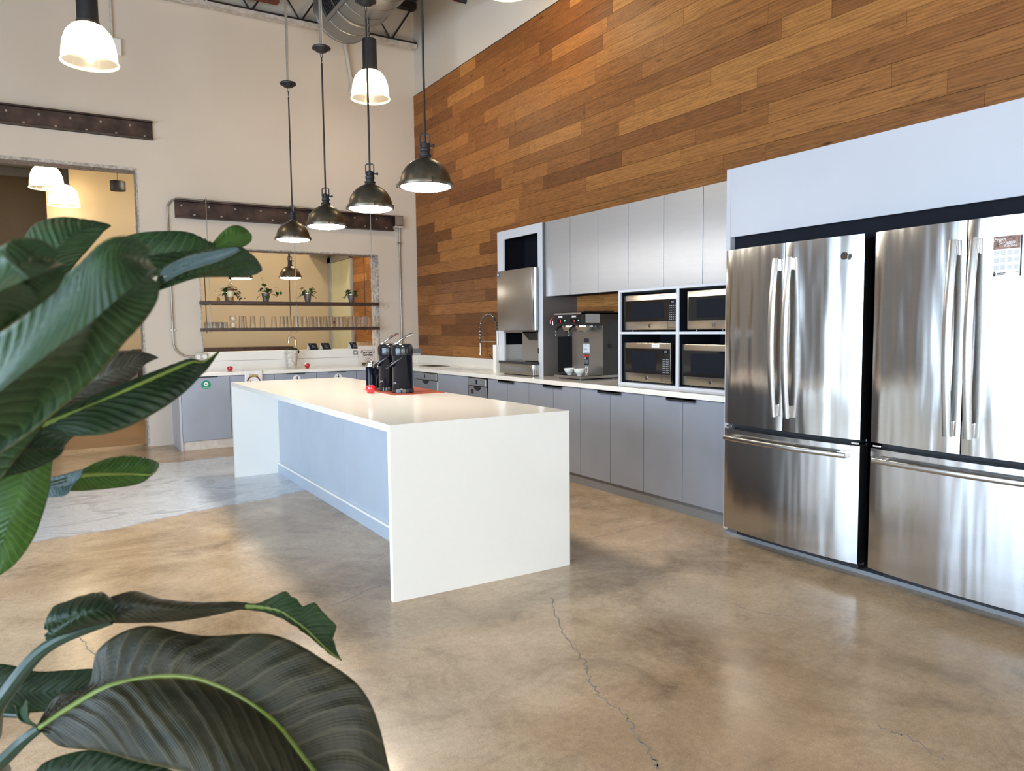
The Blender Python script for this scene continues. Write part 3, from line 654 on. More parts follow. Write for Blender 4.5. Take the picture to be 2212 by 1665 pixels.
# ================================================================ lamps
def make_pendant(pos, label):
    x, y, zr = pos
    t = thing('pendant_lamp', label, 'pendant lamp', pos, None)
    S = 0.158
    prof = [(0.148, 0.012), (0.145, 0.045), (0.134, 0.078), (0.113, 0.110), (0.084, 0.136), (0.055, 0.152), (0.036, 0.160), (0.031, 0.172)]
    MB().lathe([*[(r-.003, z) for r, z in prof[::-1]], *prof], (x, y, zr), 48).done('shade', 'bronze', t, True)
    rim = MB().lathe([(0.142, 0.022), (0.158, 0.020), (0.160, 0.006), (0.156, -.004), (0.142, -.002), (0.142, 0.022)], (x, y, zr), 48).done('rim', 'bronze', t, True)
    for a in (0.35, 0.35+2*PI/3, 0.35+4*PI/3):
        c_ = Vector((x+math.cos(a)*.160, y+math.sin(a)*.160, zr+.008)); d = Vector((math.cos(a), math.sin(a), 0))
        MB().tube([c_-d*.012+Vector((0, 0, .018)), c_+d*.010+Vector((0, 0, .012)), c_+d*.012+Vector((0, 0, -.008))], 0.0055, 8).done('latch', 'bronze', rim, True)
    MB().lathe([(0.0, -.022), (0.05, -.0205), (0.09, -.017), (0.12, -.012), (0.142, -.004), (0.146, .004), (0, .006)], (x, y, zr), 48).done('lens', 'lens_light', t, True)
    MB().lathe([(0.031, 0.165), (0.037, 0.172), (0.037, 0.180), (0.028, 0.184), (0.027, 0.196), (0.031, 0.200), (0.031, 0.215), (0.025, 0.219), (0.025, 0.245), (0.016, 0.252), (0.0, 0.254)], (x, y, zr), 28).done('neck', 'dark_iron', t, True)
    s = MB()
    for k in range(10):
        a = 2*PI*k/10; s.box(x+math.cos(a)*.026-.002, x+math.cos(a)*.026+.002, y+math.sin(a)*.026-.002, y+math.sin(a)*.026+.002, zr+.219, zr+.244)
    s.done('fin', 'dark_iron', t)['kind'] = 'stuff'
    c0, s0 = 0.85, -0.53
    yo = [(x-c0*.027, y-s0*.027, zr+.232), (x-c0*.027, y-s0*.027, zr+.290), (x-c0*.020, y-s0*.020, zr+.298), (x+c0*.020, y+s0*.020, zr+.298), (x+c0*.027, y+s0*.027, zr+.290), (x+c0*.027, y+s0*.027, zr+.232)]
    MB().tube(yo, 0.0042, 8).done('yoke', 'dark_iron', t, True)
    MB().cyl((x+c0*.024, y+s0*.024, zr+.232), (x+c0*.046, y+s0*.046, zr+.232), 0.005, seg=10).ball((x+c0*.050, y+s0*.050, zr+.232), 0.010, 2, (.8, .8, 1)).done('knob', 'dark_iron', t, True)
    top = 3.505
    MB().cyl((x, y, zr+.25), (x, y, top-.095), 0.0068, seg=12).done('rod', 'dark_iron', t, True)
    s = MB()
    for k, (za, sw) in enumerate(((top-.035, 0), (top-.068, 1))):
        e = [(x+(math.cos(q)*.008 if not sw else 0), y+(0 if not sw else math.cos(q)*.008), za+math.sin(q)*.021) for q in [2*PI*i/14 for i in range(15)]]
        s.tube(e, 0.0024, 6, False)
    s.done('chain_link', 'dark_iron', t, True)
    MB().lathe([(0.0, 0.030), (0.066, 0.028), (0.073, 0.020), (0.071, 0.012), (0.050, 0.004), (0.040, -.008), (0.020, -.014), (0.0, -.016)], (x, y, top), 36).done('canopy', 'dark_iron', t, True)
    MB().cyl((x, y, top+.028), (x, y, 5.75), 0.0125, seg=14).done('conduit_stem', 'conduit', t, True)
    return t
p0_ = (-2.47, -2.775, 2.155)
pend = make_pendant(p0_, 'bronze dome pendant lamp farthest from the camera in the row over the island')
for yy, lb in ((-3.745, 'second bronze dome pendant lamp from the back in the row over the island'),
               (-4.715, 'bronze dome pendant lamp third from the back, its rod crossing the right bell lamp'),
               (-5.60, 'nearest and largest bronze dome pendant lamp, hanging in front of the oak wall')):
    q = dup(pend, (-2.47, yy, 2.155), lb)
for (x, y), lb in (((-2.07, 1.40), 'bronze dome pendant lamp beyond the shelf opening, half hidden by the leaf tip'),
                   ((-1.475, 1.05), 'small bronze dome pendant lamp seen through the shelf opening above its middle')):
    q = dup(pend, (x, y, 2.085), lb)

def make_highbay(pos, label, R=0.205):
    x, y, z = pos
    t = thing('bell_lamp', label, 'lamp', pos)
    prof = [(R*1.0, -0.17), (R*.985, -.10), (R*.93, -.02), (R*.80, .055), (R*.60, .105), (R*.36, .130), (0.045, .135)]
    MB().lathe(prof, pos, 60).done('shade', 'ribbed_acrylic', t, True)
    MB().lathe([(R*.985, -.176), (R*1.04, -.180), (R*1.05, -.172), (R*.99, -.160)], pos, 60).done('rim', 'ribbed_acrylic', t, True)
    MB().ball((x, y, z-.0), 0.050, 2, (1, 1, 1.7)).done('bulb', 'bulb', t, True)
    MB().cyl((x, y, z+.125), (x, y, z+.150), 0.085, seg=32).cyl((x, y, z+.15), (x, y, z+.46), 0.078, seg=32).done('driver_housing', 'black_matte', t, True)
    s = MB()
    for k in range(6):
        s.tube([(x+(math.cos(q)*.010 if k % 2 else 0), y+(0 if k % 2 else math.cos(q)*.010), z+.485+k*.042+math.sin(q)*.026) for q in [2*PI*i/12 for i in range(13)]], 0.003, 6, False)
    s.done('chain', 'dark_iron', t, True)['kind'] = 'stuff'
    MB().cyl((x, y, z+.72), (x, y, 5.75), 0.008, seg=8).done('suspension_rod', 'dark_iron', t)
    l = bpy.data.lights.new('bulb_light', 'POINT'); l.energy = 16; l.color = (1.0, 0.78, 0.50); l.shadow_soft_size = 0.07
    o = bpy.data.objects.new('bulb_light', l); o.location = (0, 0, -0.19); o.parent = t; C.objects.link(o)
    return t
hb = make_highbay((-4.0, -2.56, 3.68), 'glowing bell lamp with a black driver housing at the upper left')
hb_all = [hb]
for p, lb in (((-1.251, -1.623, 4.05), 'glowing bell lamp hanging behind the pendant rods below the duct'),
              ((-0.76, -3.75, 4.50), 'bell lamp cut by the top edge, in front of the white upper wall'),
              ((-4.343, 2.335, 3.46), 'nearer bell lamp seen through the doorway'),
              ((-4.135, 3.55, 3.42), 'farther bell lamp seen through the doorway'),
              ((-6.2, -5.2, 4.0), 'added unseen bell lamp over the open floor left of the camera'), ((-6.4, -9.5, 4.0), 'added unseen bell lamp over the open floor behind the camera'),  # out of view, added as general light for the room
              ((-2.6, -9.8, 4.3), 'added unseen bell lamp over the walkway behind the camera')):
    hb_all.append(dup(hb, p, lb))
for ch in list(hb_all[1].children):      # this one hangs from the underside of the duct
    if ch.name.startswith('suspension_rod'): bpy.data.objects.remove(ch)
for i_ in (3, 4):
    for ch in hb_all[i_].children:
        if ch.type == 'LIGHT': ch.data = ch.data.copy(); ch.data.energy = 5; ch.data.color = (1.0, 0.86, 0.66)
for x_ in (-2.6, -0.9):  # two hidden lamps added to brighten the room beyond
    q = dup(hb, (x_, 1.9, 3.75), 'added unseen bell lamp brightening the far room above the shelf opening, %s one' % ('left' if x_ < -2 else 'right'))
    for ch in q.children:
        if ch.type == 'LIGHT': ch.data = ch.data.copy(); ch.data.energy = 55; ch.data.color = (1.0, 0.86, 0.66)
# small black drum pendant in the doorway
t = thing('drum_pendant', 'small black drum pendant seen through the doorway against the tan wall', 'pendant lamp', (-3.49, 2.39, 3.36))
MB().lathe([(0.0, 0), (0.098, 0), (0.10, .004), (0.10, .125), (0.097, .13), (0.0, .13)], (-3.49, 2.39, 3.335), 32).done('shade', 'black_matte', t, True)
MB().cyl((-3.49, 2.39, 3.465), (-3.49, 2.39, 4.2), 0.004, seg=8).done('cord', 'dark_iron', t)

# ================================================================ cabinets along the right wall
CZ = 0.872
def slab_edges(): pass
t = thing('quartz_worktop', 'long white quartz worktop running along the oak wall under the microwaves', 'worktop', (-0.32, -3.4, 0.832))
s = MB()      # four pieces round the sink cut-out
SX0, SX1, SY0, SY1 = -0.44, -0.16, -2.42, -1.62
s.box(-0.642, 0.0, -6.33, SY0, 0.832, CZ, 0.002); s.box(-0.642, 0.0, SY1, 0.0, 0.832, CZ, 0.002)
s.box(-0.642, SX0, SY0, SY1, 0.832, CZ); s.box(SX1, 0.0, SY0, SY1, 0.832, CZ)
s.done('slab', 'white_quartz', t)
MB().box(-0.02, 0.0, -2.9, -0.001, CZ, 0.982, 0.001).done('backsplash', 'white_quartz', t)
t = thing('sink', 'undermount stainless sink in the worktop in front of the spring faucet', 'sink', (-0.3, -2.0, 0.68))
s = MB(); s.box(SX0-.01, SX1+.01, SY0-.01, SY1+.01, 0.675, 0.685); s.box(SX0-.012, SX0, SY0-.01, SY1+.01, 0.68, 0.832); s.box(SX1, SX1+.012, SY0-.01, SY1+.01, 0.68, 0.832)
s.box(SX0, SX1, SY0-.012, SY0, 0.68, 0.832); s.box(SX0, SX1, SY1, SY1+.012, 0.68, 0.832); s.done('basin', 'steel_soft', t)
MB().lathe([(0, .001), (0.035, .001), (0.042, .004), (0.0, .004)], (-0.3, -2.0, 0.685), 24).done('drain', 'chrome', t, True)
for yy, lb in ((-1.0, 'flat grey metal plate lying on the worktop near the corner'),):
    s = MB(); s.box(-0.40, -0.16, -1.28, -0.88, CZ, CZ+.004, 0.001); o = tag(rebase(s.done('metal_plate', 'steel_soft'), (-0.28, -1.08, CZ)), lb, 'plate')
    s2 = MB()
    for k in range(7): s2.box(-0.38+k*.03, -0.365+k*.03, -1.25, -0.91, CZ+.004, CZ+.0055)
    s2.done('rib', 'dark_iron', o)['kind'] = 'stuff'

DW = 0.3957
YS = [-3.068-0.0] + [-4.2126-DW*k for k in range(-1, 6)]       # seams -3.068, -3.817, ...
seams = [-3.050, -3.4213, -3.8169, -4.2126, -4.6083, -5.0040, -5.3997, -5.7954, -6.1911]
def base_cabinet(ya, yb_, doors, label, tab=None):      # ya > yb_
    t = thing('base_cabinet', label, 'cabinet', (-0.31, (ya+yb_)/2, 0))
    MB().box(-0.585, -0.02, yb_, ya, 0.0, 0.10).box(-0.60, -0.0, yb_, ya, 0.10, 0.832).done('body', 'niche_dark', t)
    ds = [ya-(ya-yb_)*i/doors for i in range(doors+1)]
    for a, b_ in zip(ds, ds[1:]):
        MB().box(-0.6216, -0.602, b_+.0025, a-.0025, 0.092, 0.826, 0.0015).done('door', 'grey_laminate', t)
    if tab:
        MB().box(-0.640, -0.6218, tab-.14, tab+.14, 0.819, 0.8265).box(-0.640, -0.637, tab-.14, tab+.14, 0.806, 0.8265).done('pull_tab', 'black_matte', t)
    MB().box(-0.592, -0.586, yb_, ya, 0.0, 0.09).done('toe_kick', 'toe_grey', t)
    return t
base_cabinet(seams[0], seams[2], 2, 'grey two door base cabinet right of the narrow dishwasher, below the ice machine', seams[1])
base_cabinet(seams[2], seams[4], 2, 'grey two door base cabinet below the coffee brewer', seams[3])
base_cabinet(seams[4], seams[6], 2, 'grey two door base cabinet below the left microwaves', seams[5])
base_cabinet(seams[6], seams[8]-.02, 2, 'grey two door base cabinet next to the refrigerator', seams[7])
base_cabinet(-1.905, -2.62, 1, 'grey sink base cabinet between the two dishwashers')
base_cabinet(-0.70, -1.20, 1, 'grey corner base cabinet beside the first dishwasher')
def dishwasher(ya, yb_, label, notch=False):
    t = thing('dishwasher', label, 'dishwasher', (-0.31, (ya+yb_)/2, 0)); w_ = ya-yb_; yc = (ya+yb_)/2
    MB().box(-0.60, -0.02, yb_+.004, ya-.004, 0.02, 0.83).done('body', 'black_matte', t)
    MB().box(-0.628, -0.60, yb_+.006, ya-.006, 0.09, 0.735, 0.004).done('door', 'steel_soft', t)
    cp_ = MB().box(-0.640, -0.60, yb_+.006, ya-.006, 0.74, 0.822, 0.006).done('control_panel', 'steel_soft', t)
    MB().box(-0.6408, -0.640, yc-.014, yc+.014, 0.760, 0.805).done('display', 'black_gloss', cp_)
    s = MB()
    for sg in (-1, 1):
        for k in range(4):
            for j in range(2): s.cyl((-0.6408, yc+sg*(.035+k*.026), .775+j*.016), (-0.640, yc+sg*(.035+k*.026), .775+j*.016), 0.0045, seg=10)
    q = s.done('button', 'chrome', cp_); q['kind'] = 'stuff'
    pts = [Vector((-0.6285, yc+math.cos(a)*min(.09, w_*.2), 0.735+math.sin(a)*.045)) for a in [PI+PI*i/12 for i in range(13)]]
    MB().prism(pts, (-0.001, 0, 0)).done('handle_recess', 'black_matte', t)
    return t
dishwasher(-1.25, -1.88, 'wide stainless dishwasher nearest the corner under the worktop')
dw2 = dishwasher(-2.64, -3.035, 'narrow stainless dishwasher with a small dark magnet, right of the sink cabinet')
MB().box(-0.634, -0.628, -2.745, -2.70, 0.655, 0.70, 0.002).done('magnet', 'rust_steel', dw2)
MB().box(-0.6, -0.02, -1.246, -1.205, 0.0, 0.832).done('filler', 'white_panel', bpy.data.objects['base_cabinet'])
tag(rebase(MB().box(-0.625, -0.02, -1.90, -1.884, 0.0, 0.832).done('side_panel', 'white_panel'), (-0.3, -1.892, 0)), 'thin upright white panel right of the corner dishwasher', 'panel')

# upper cabinets
ub, ut = 1.629, 2.322
us = [-3.735, -4.131, -4.533, -4.925, -5.338, -5.741, -6.203]
for k in range(3):
    a, c_ = us[2*k], us[2*k+2]; mid_ = us[2*k+1]
    lb = ('left pair of pale aluminium wall cabinets above the coffee brewer', 'middle pair of pale aluminium wall cabinets above the left microwaves', 'right pair of pale aluminium wall cabinets next to the refrigerator enclosure')[k]
    t = thing('wall_cabinet', lb, 'cabinet', (-0.185, (a+c_)/2, ub))
    MB().box(-0.352, -0.004, c_+.001, a-.001, ub+.006, ut-.003).done('body', 'niche_dark', t)
    for p, q in ((a, mid_), (mid_, c_)): MB().box(-0.372, -0.353, q+.003, p-.003, ub, ut, 0.0015).done('door', 'aluminium_door', t)
    MB().box(-0.388, -0.365, mid_-.13, mid_+.13, ub-.006, ub-.001).done('pull_tab', 'black_matte', t)
# enclosure over the refrigerators
t = thing('refrigerator_enclosure', 'white panel box over the two refrigerators with black interior', 'cabinet', (-0.3, -7.4, 0))
MB().box(-0.64, -0.62, -9.2, -6.2412, 1.893, 2.322).done('fascia', 'white_panel', t)
MB().box(-0.6195, -0.005, -9.2, -6.2412, 2.303, 2.322).done('top', 'white_panel', t)
MB().box(-0.641, -0.005, -6.240, -6.205, 0.0, 2.322).done('side_panel', 'white_panel', t)
MB().box(-0.60, -0.006, -9.2, -6.242, 1.79, 2.30).done('inner_lining', 'niche_dark', t)
MB().box(-0.05, -0.006, -9.2, -6.242, 0.0, 1.79).done('back_lining', 'black_matte', t)
MB().box(-0.74, -0.30, -9.2, -6.30, 0.0, 0.022).done('plinth', 'toe_grey', t)

# refrigerators
SH = 0.905
def door_panel(y0, y1, ya, yb_, z0, z1, bul):       # slab with the slight bow of the whole front; y0 > y1 ; ya..yb_ whole front
    s = MB(); n = 16; F = -0.867
    def fx(y):
        q = (y-(ya+yb_)/2)/((ya-yb_)/2); return F+0.008-bul*(1-q*q)
    prof = []
    for i in range(n+1):
        y = y0+(y1-y0)*i/n; x = fx(y)
        e = min(i, n-i); x += 0.006*(e == 0)
        prof.append(Vector((x, y, z0)))
    pts = [Vector((F+.085, y0, z0))]+prof+[Vector((F+.085, y1, z0))]
    s.prism(pts, (0, 0, z1-z0)); return s
def bar_handle(pts, w_, d_, axis):      # flat bar swept along pts
    s = MB(); n = len(pts); rings = []
    for i, p in enumerate(pts):
        dd = (Vector(pts[min(i+1, n-1)])-Vector(pts[max(i-1, 0)])).normalized(); sd = Vector(axis); nn = dd.cross(sd).normalized(); p = Vector(p)
        ring = []
        for a in range(12):
            q = 2*PI*a/12; cx_, sy_ = math.cos(q), math.sin(q)
            ring.append(s.bm.verts.new(p+sd*w_*math.copysign(abs(cx_)**.6, cx_)+nn*d_*math.copysign(abs(sy_)**.6, sy_)))
        rings.append(ring)
    for a, b_ in zip(rings, rings[1:]):
        for k in range(12): s.bm.faces.new((a[k], a[(k+1) % 12], b_[(k+1) % 12], b_[k]))
    s.bm.faces.new(rings[0]); s.bm.faces.new(rings[-1][::-1]); return s
def refrigerator(ya, label):
    yb_ = ya-SH; yc = (ya+yb_)/2
    t = thing('refrigerator', label, 'refrigerator', (-0.45, yc, 0))
    MB().box(-0.775, -0.06, yb_+.012, ya-.012, 0.06, 1.765, 0.006).done('body', 'black_plastic', t)
    MB().box(-0.80, -0.70, yb_+.03, ya-.03, 0.702, 0.738).done('door_gap_seal', 'black_matte', t)
    MB().box(-0.78, -0.30, yb_+.04, ya-.04, 0.035, 0.075).done('base_grille', 'black_matte', t)
    for y in (ya-.08, yb_+.08): MB().cyl((-0.72, y, 0.022), (-0.72, y, 0.06), 0.02, seg=14).done('foot', 'dark_iron', t)
    for y in (ya-.04, yb_+.04): MB().box(-0.83, -0.74, y-.02, y+.02, 1.765, 1.783, 0.003).done('hinge_cover', 'black_plastic', t)
    for y in (ya-.03, yb_+.03): MB().box(-0.85, -0.78, y-.022, y+.022, 0.712, 0.722, 0.002).done('hinge', 'chrome', t)
    B = 0.030
    for k, (p, q) in enumerate(((ya, yc+.003), (yc-.003, yb_))):
        d = door_panel(p, q, ya, yb_, 0.737, 1.783, B).done('door', 'steel', t, True, 20)
        sg = 1 if k == 0 else -1; yh = yc+sg*.045
        xs_ = -0.895; L = [(xs_-.018-.030*math.sin(PI*i/16), yh, 0.815+(1.70-.815)*i/16) for i in range(17)]
        h = bar_handle(L, 0.019, 0.009, (0, 1, 0)).done('handle', 'handle_steel', d, True, 60)
        for z in (0.85, 1.665):
            MB().box(xs_-.016, -0.85, yh-.013, yh+.013, z-.034, z+.034, 0.004).done('handle_mount', 'chrome', d)
    d = door_panel(ya, yb_, ya, yb_, 0.087, 0.705, B).done('freezer_drawer', 'steel_drawer', t, True, 20)
    L = [(-0.895-.012-.030*math.sin(PI*i/18), ya-.045-(SH-.09)*i/18, 0.655) for i in range(19)]
    bar_handle(L, 0.015, 0.010, (0, 0, 1)).done('drawer_handle', 'handle_steel', d, True, 60)
    for y in (ya-.075, yb_+.075): MB().box(-0.912, -0.85, y-.03, y+.03, 0.642, 0.668, 0.004).done('handle_mount', 'chrome', d)
    return t
def emblem(s_parent, c, ax, ay, r, nrm):
    o = MB(); disc_flat(o, c, r, ax, ay, .003); b1 = o.done('emblem', 'chrome', s_parent, True)
    o = MB(); c2 = Vector(c)+Vector(nrm)*.0031
    ring_flat(o, c2, r*.80, r*.90, ax, ay, .0006, 24)
    text_bm(o, 'GE', r*1.15, c2+Vector(nrm)*.0003, ax, ay, .0008, bold=0.0, shear=0.3)
    for k in range(4):
        a = PI/4+k*PI/2; cc = c2+Vector(ax)*math.cos(a)*r*.62+Vector(ay)*math.sin(a)*r*.62
        o.tube(arc(cc, r*.15, a-2.2, a+2.2, 8, ax, ay), r*.035, 5)
    o.done('monogram', 'dark_iron', s_parent)
f1 = refrigerator(-6.404, 'stainless french door refrigerator on the left, beside the base cabinets')
f2 = refrigerator(-7.369, 'stainless french door refrigerator on the right with a calendar on its door')
emblem(f1, (-0.8885, -7.222, 1.679), (0, -1, 0), (0, 0, 1), 0.020, (-1, 0, 0))
# calendar magnet
t = thing('calendar', 'year calendar with a photo header stuck on the right refrigerator door', 'calendar', (-0.889, -7.985, 1.525))
X_ = -0.8905
t.rotation_euler = (0, 0, 0)
MB().box(X_, X_+.0015, -8.040, -7.932, 1.525, 1.697).done('sheet', 'paper_white', t)
MB().box(X_-.0006, X_, -8.038, -7.934, 1.642, 1.695).done('photo_header', 'photo_print', t)
s = MB(); text_bm(s, 'From', .022, (X_-.0009, -7.958, 1.682), (0, -1, 0), (0, 0, 1), shear=.3); text_bm(s, 'Scratch', .022, (X_-.0009, -7.985, 1.668), (0, -1, 0), (0, 0, 1), shear=.3)
text_bm(s, 'Kitchen', .016, (X_-.0009, -8.00, 1.654), (0, -1, 0), (0, 0, 1), shear=.3); s.done('title', 'ink_white', t)
s = MB()
for r in range(3):
    for c_ in range(4):
        for k in range(5):
            y0 = -7.938-c_*.026; z0 = 1.634-r*.031-k*.0038
            s.box(X_-.0004, X_, y0-.019, y0, z0-.0016, z0)
s.done('month_grid', 'ink_grey', t)['kind'] = 'stuff'
s = MB(); s.box(X_-.0004, X_, -7.946, -7.936, 1.527, 1.541); s.box(X_-.0004, X_, -7.985, -7.952, 1.538, 1.541); s.box(X_-.0004, X_, -7.980, -7.952, 1.532, 1.534); s.box(X_-.0004, X_, -8.035, -8.008, 1.540, 1.542)
disc_flat(s, (X_-.0001, -7.941, 1.545), .0035, (0, -1, 0), (0, 0, 1)); s.done('footer_print', 'ink_black', t)

# ================================================================ ice machine tower
t = thing('appliance_tower', 'tall pale cabinet housing the stainless ice machine beside the oak wall', 'cabinet', (-0.2, -3.3, CZ))
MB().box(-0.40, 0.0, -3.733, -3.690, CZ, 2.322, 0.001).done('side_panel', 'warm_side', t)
MB().box(-0.404, -0.40, -3.733, -3.655, CZ, 2.322).done('stile', 'white_frame', t)
MB().box(-0.404, -0.385, -3.020, -2.900, CZ, 2.322).box(-0.40, 0.0, -2.92, -2.905, CZ, 2.322).done('stile', 'white_frame', t)
MB().box(-0.404, -0.385, -3.655, -3.020, 2.235, 2.322).done('top_rail', 'white_frame', t)
MB().box(-0.385, 0.0, -3.69, -2.92, 2.30, 2.32).done('top', 'white_frame', t)
MB().box(-0.10, -0.002, -3.69, -2.92, CZ, 2.30).box(-0.385, -0.01, -2.935, -2.92, CZ, 2.3).done('lining', 'niche_dark', t)
MB().box(-0.235, -0.035, -3.7395, -3.733, 0.905, 1.248, 0.001).done('black_plate', 'black_matte', t)  # thin black rectangle on the divider's alcove side
tag(rebase(MB().box(-0.47, -0.02, -2.960, -2.935+.04, CZ, 1.165, 0.002).done('splash_guard', 'white_quartz'), (-0.25, -2.93, CZ)), 'low upright white splash guard between sink and ice machine', 'splash guard')
t = thing('ice_machine', 'stainless ice and water dispenser standing in the tall cabinet', 'ice machine', (-0.3, -3.33, CZ))
MB().box(-0.41, -0.11, -3.62, -3.03, 1.29, 1.905).done('body', 'steel_soft', t)
MB().box(-0.485, -0.412, -3.672, -3.020, 1.310, 1.910, 0.010).done('front_cover', 'steel_soft', t, True)
MB().cyl((-0.445, -3.668, 1.315), (-0.445, -3.668, 1.905), 0.012, seg=16).done('side_rail', 'chrome', t, True)
MB().box(-0.16, -0.11, -3.64, -3.03, 1.01, 1.31).done('splash_back', 'niche_dark', t)
MB().box(-0.40, -0.16, -3.652, -3.36, 1.015, 1.29).done('side_liner', 'steel_soft', t)
MB().prism([(-0.41, -3.37, 1.30), (-0.41, -3.64, 1.30), (-0.41, -3.64, 1.215), (-0.41, -3.50, 1.215)], (0.16, 0, 0)).done('ice_chute', 'black_plastic', t)
MB().box(-0.485, -0.11, -3.672, -3.035, 0.985, 1.008, 0.003).done('drip_grille', 'black_plastic', t)
MB().box(-0.480, -0.11, -3.665, -3.040, CZ+.008, 0.985, 0.008).done('base', 'steel_soft', t, True)
MB().cyl((-0.462, -3.652, 0.885), (-0.462, -3.652, 0.980), 0.020, seg=16).done('base_corner', 'chrome', t, True)
s = MB(); disc_flat(s, (-0.486, -3.052, 1.872), .022, (0, -1, 0), (0, 0, 1), .001); lg = s.done('logo', 'sticker_blue', t)
s = MB(); s.tube(arc((-0.4885, -3.052, 1.872), .013, -0.6, 3.6, 10, (0, -1, 0), (0, 0, 1)), .002, 6); disc_flat(s, (-0.487, -3.055, 1.870), .007, (0, -1, 0), (0, 0, 1), .0016, sx=.7); s.done('logo_figure', 'label_pale', lg)
MB().box(-0.41, -0.40, -3.662, -3.650, 1.09, 1.14).done('switch', 'black_plastic', t)

# ================================================================ spring faucet
t = thing('spring_faucet', 'tall stainless spring faucet with a hose spray behind the sink', 'faucet', (-0.10, -2.28, CZ))
fx_, fy = -0.10, -2.36
zb_ = CZ
MB().lathe([(0.0, 0), (0.032, 0), (0.032, .006), (0.024, .012), (0.022, .10), (0.018, .12), (0.0, .12)], (fx_, fy, zb_), 24).done('base', 'dark_iron', t, True)
MB().cyl((fx_, fy, zb_+.11), (fx_, fy, zb_+.44), 0.013, seg=16).done('stem', 'steel_soft', t, True)
dirv = Vector((-0.02, 0.36, 0)); ct = Vector((fx_, fy, zb_+.44))+dirv/2
pth = [ct+dirv/2*math.cos(a)*-1+Vector((0, 0, math.sin(a)*.19)) for a in [PI*i/30 for i in range(31)]]
end = pth[-1]; pth += [end+Vector((0, 0, -.02*i)) for i in range(1, 8)]
MB().tube(pth, 0.0075, 8).done('hose', 'dark_iron', t, True)
s = MB(); hp = []; tot = len(pth)
for i in range(420):
    u_ = i/419*(tot-1); a = pth[int(min(u_, tot-1.001))]; b_ = pth[min(int(u_)+1, tot-1)]; p = a.lerp(b_, u_-int(u_)); d = (b_-a).normalized() if (b_-a).length > 0 else Vector((0, 0, -1))
    e1 = Vector((1, 0, 0)); e2 = d.cross(e1); an = i*2*PI/9.5
    hp.append(p+(e1*math.cos(an)+e2*math.sin(an))*.0135)
s.tube(hp, 0.0027, 5); s.done('spring', 'steel_soft', t, True)
MB().lathe([(0.010, 0), (0.013, -.01), (0.014, -.10), (0.018, -.115), (0.018, -.145), (0.0, -.146)], pth[-1], 20).done('spray_head', 'steel_soft', t, True)
MB().cyl((fx_, fy, zb_+.315), tuple(Vector((fx_, fy, zb_+.315))+dirv), 0.007, seg=10).done('holder_arm', 'steel_soft', t)
MB().tube([(fx_-.01, fy, zb_+.085), (fx_-.03, fy+.06, zb_+.12), (fx_-.05, fy+.10, zb_+.17)], 0.006, 8).done('lever', 'dark_iron', t, True)

# ================================================================ coffee brewer
t = thing('coffee_brewer', 'black and stainless twin coffee brewer with two funnels on the worktop', 'coffee brewer', (-0.25, -4.15, CZ))
y0, y1 = -3.985, -4.395
for y in (-4.03, -4.36):
    for x in (-0.43, -0.06): MB().cyl((x, y, CZ), (x, y, CZ+.012), 0.012, seg=12).done('foot', 'black_plastic', t)
MB().box(-0.455, -0.03, y1, y0, CZ+.012, CZ+.034, 0.002).done('base_plate', 'steel_soft', t)
MB().box(-0.452, -0.215, y1+.006, y0-.006, CZ+.034, CZ+.038).done('drip_tray', 'black_gloss', t)
MB().box(-0.205, -0.03, y1, y0+.06, CZ+.034, 1.36, 0.002).done('tower', 'brewer_black', t)
MB().box(-0.209, -0.205, y1+.004, y0+.05, CZ+.036, 1.352, 0.001).done('front_panel', 'steel_soft', t)
s = MB()
for z in (0.98, 1.12, 1.27):
    for y in (y1+.008, y0+.046): s.cyl((-0.211, y, z), (-0.205, y, z), 0.004, seg=8)
s.done('screw', 'chrome', t)
hd = MB().box(-0.448, -0.03, y1, y0, 1.357, 1.465, 0.003).done('head', 'brewer_black', t)
MB().box(-0.452, -0.448, y1+.001, y0-.001, 1.359, 1.449).done('control_panel', 'black_plastic', t)
MB().box(-0.452, -0.03, y1, y0, 1.449, 1.462).done('top_trim', 'conduit', t)
MB().box(-0.40, -0.06, y1+.03, y0-.05, 1.465, 1.478, 0.003).done('lid', 'black_matte', t)
for k, yc in enumerate((-4.09, -4.295)):
    s = MB(); text_bm(s, 'BUNN', .022, (-0.4525, yc, 1.430), (0, -1, 0), (0, 0, 1), bold=.0006); s.done('lettering', 'ink_white', t)
    s = MB()
    for j in range(4): s.box(-0.455, -0.452, yc+.05-j*.026-.014, yc+.05-j*.026, 1.375, 1.408)
    q = s.done('rocker_switch', 'black_gloss', t); q['kind'] = 'stuff'
    MB().lathe([(0, 0), (.0065, 0), (.005, .003), (0, .004)], (-0.452, yc-.066, 1.395), 12, axis=(-1, 0, 0)).done('indicator', 'led_green', t, True)
    MB().box(-0.4555, -0.455, yc-.010, yc-.004, 1.38, 1.40).done('display_digit', 'led_red', t)
    MB().lathe([(.060, .062), (.082, .060), (.082, .045), (.078, .040), (.060, .012), (.030, 0), (0, 0)], (-0.345, yc+.0, 1.292), 32).done('funnel', 'steel_soft', t, True)
    MB().lathe([(.083, .048), (.0845, .046), (.0845, .058), (.083, .060)], (-0.345, yc, 1.292), 32).done('funnel_band', 'chrome', t, True)
    MB().tube([(-0.42, yc+.03, 1.345), (-0.455, yc+.035, 1.335), (-0.475, yc+.038, 1.30), (-0.478, yc+.04, 1.262)], 0.0095, 10).done('funnel_handle', 'black_plastic', t, True)
MB().tube([(-0.43, y0+.002, 1.43), (-0.44, y0+.035, 1.425), (-0.45, y0+.058, 1.40), (-0.45, y0+.055, 1.37)], 0.0055, 8).done('hot_water_lever', 'red_gloss', t, True)
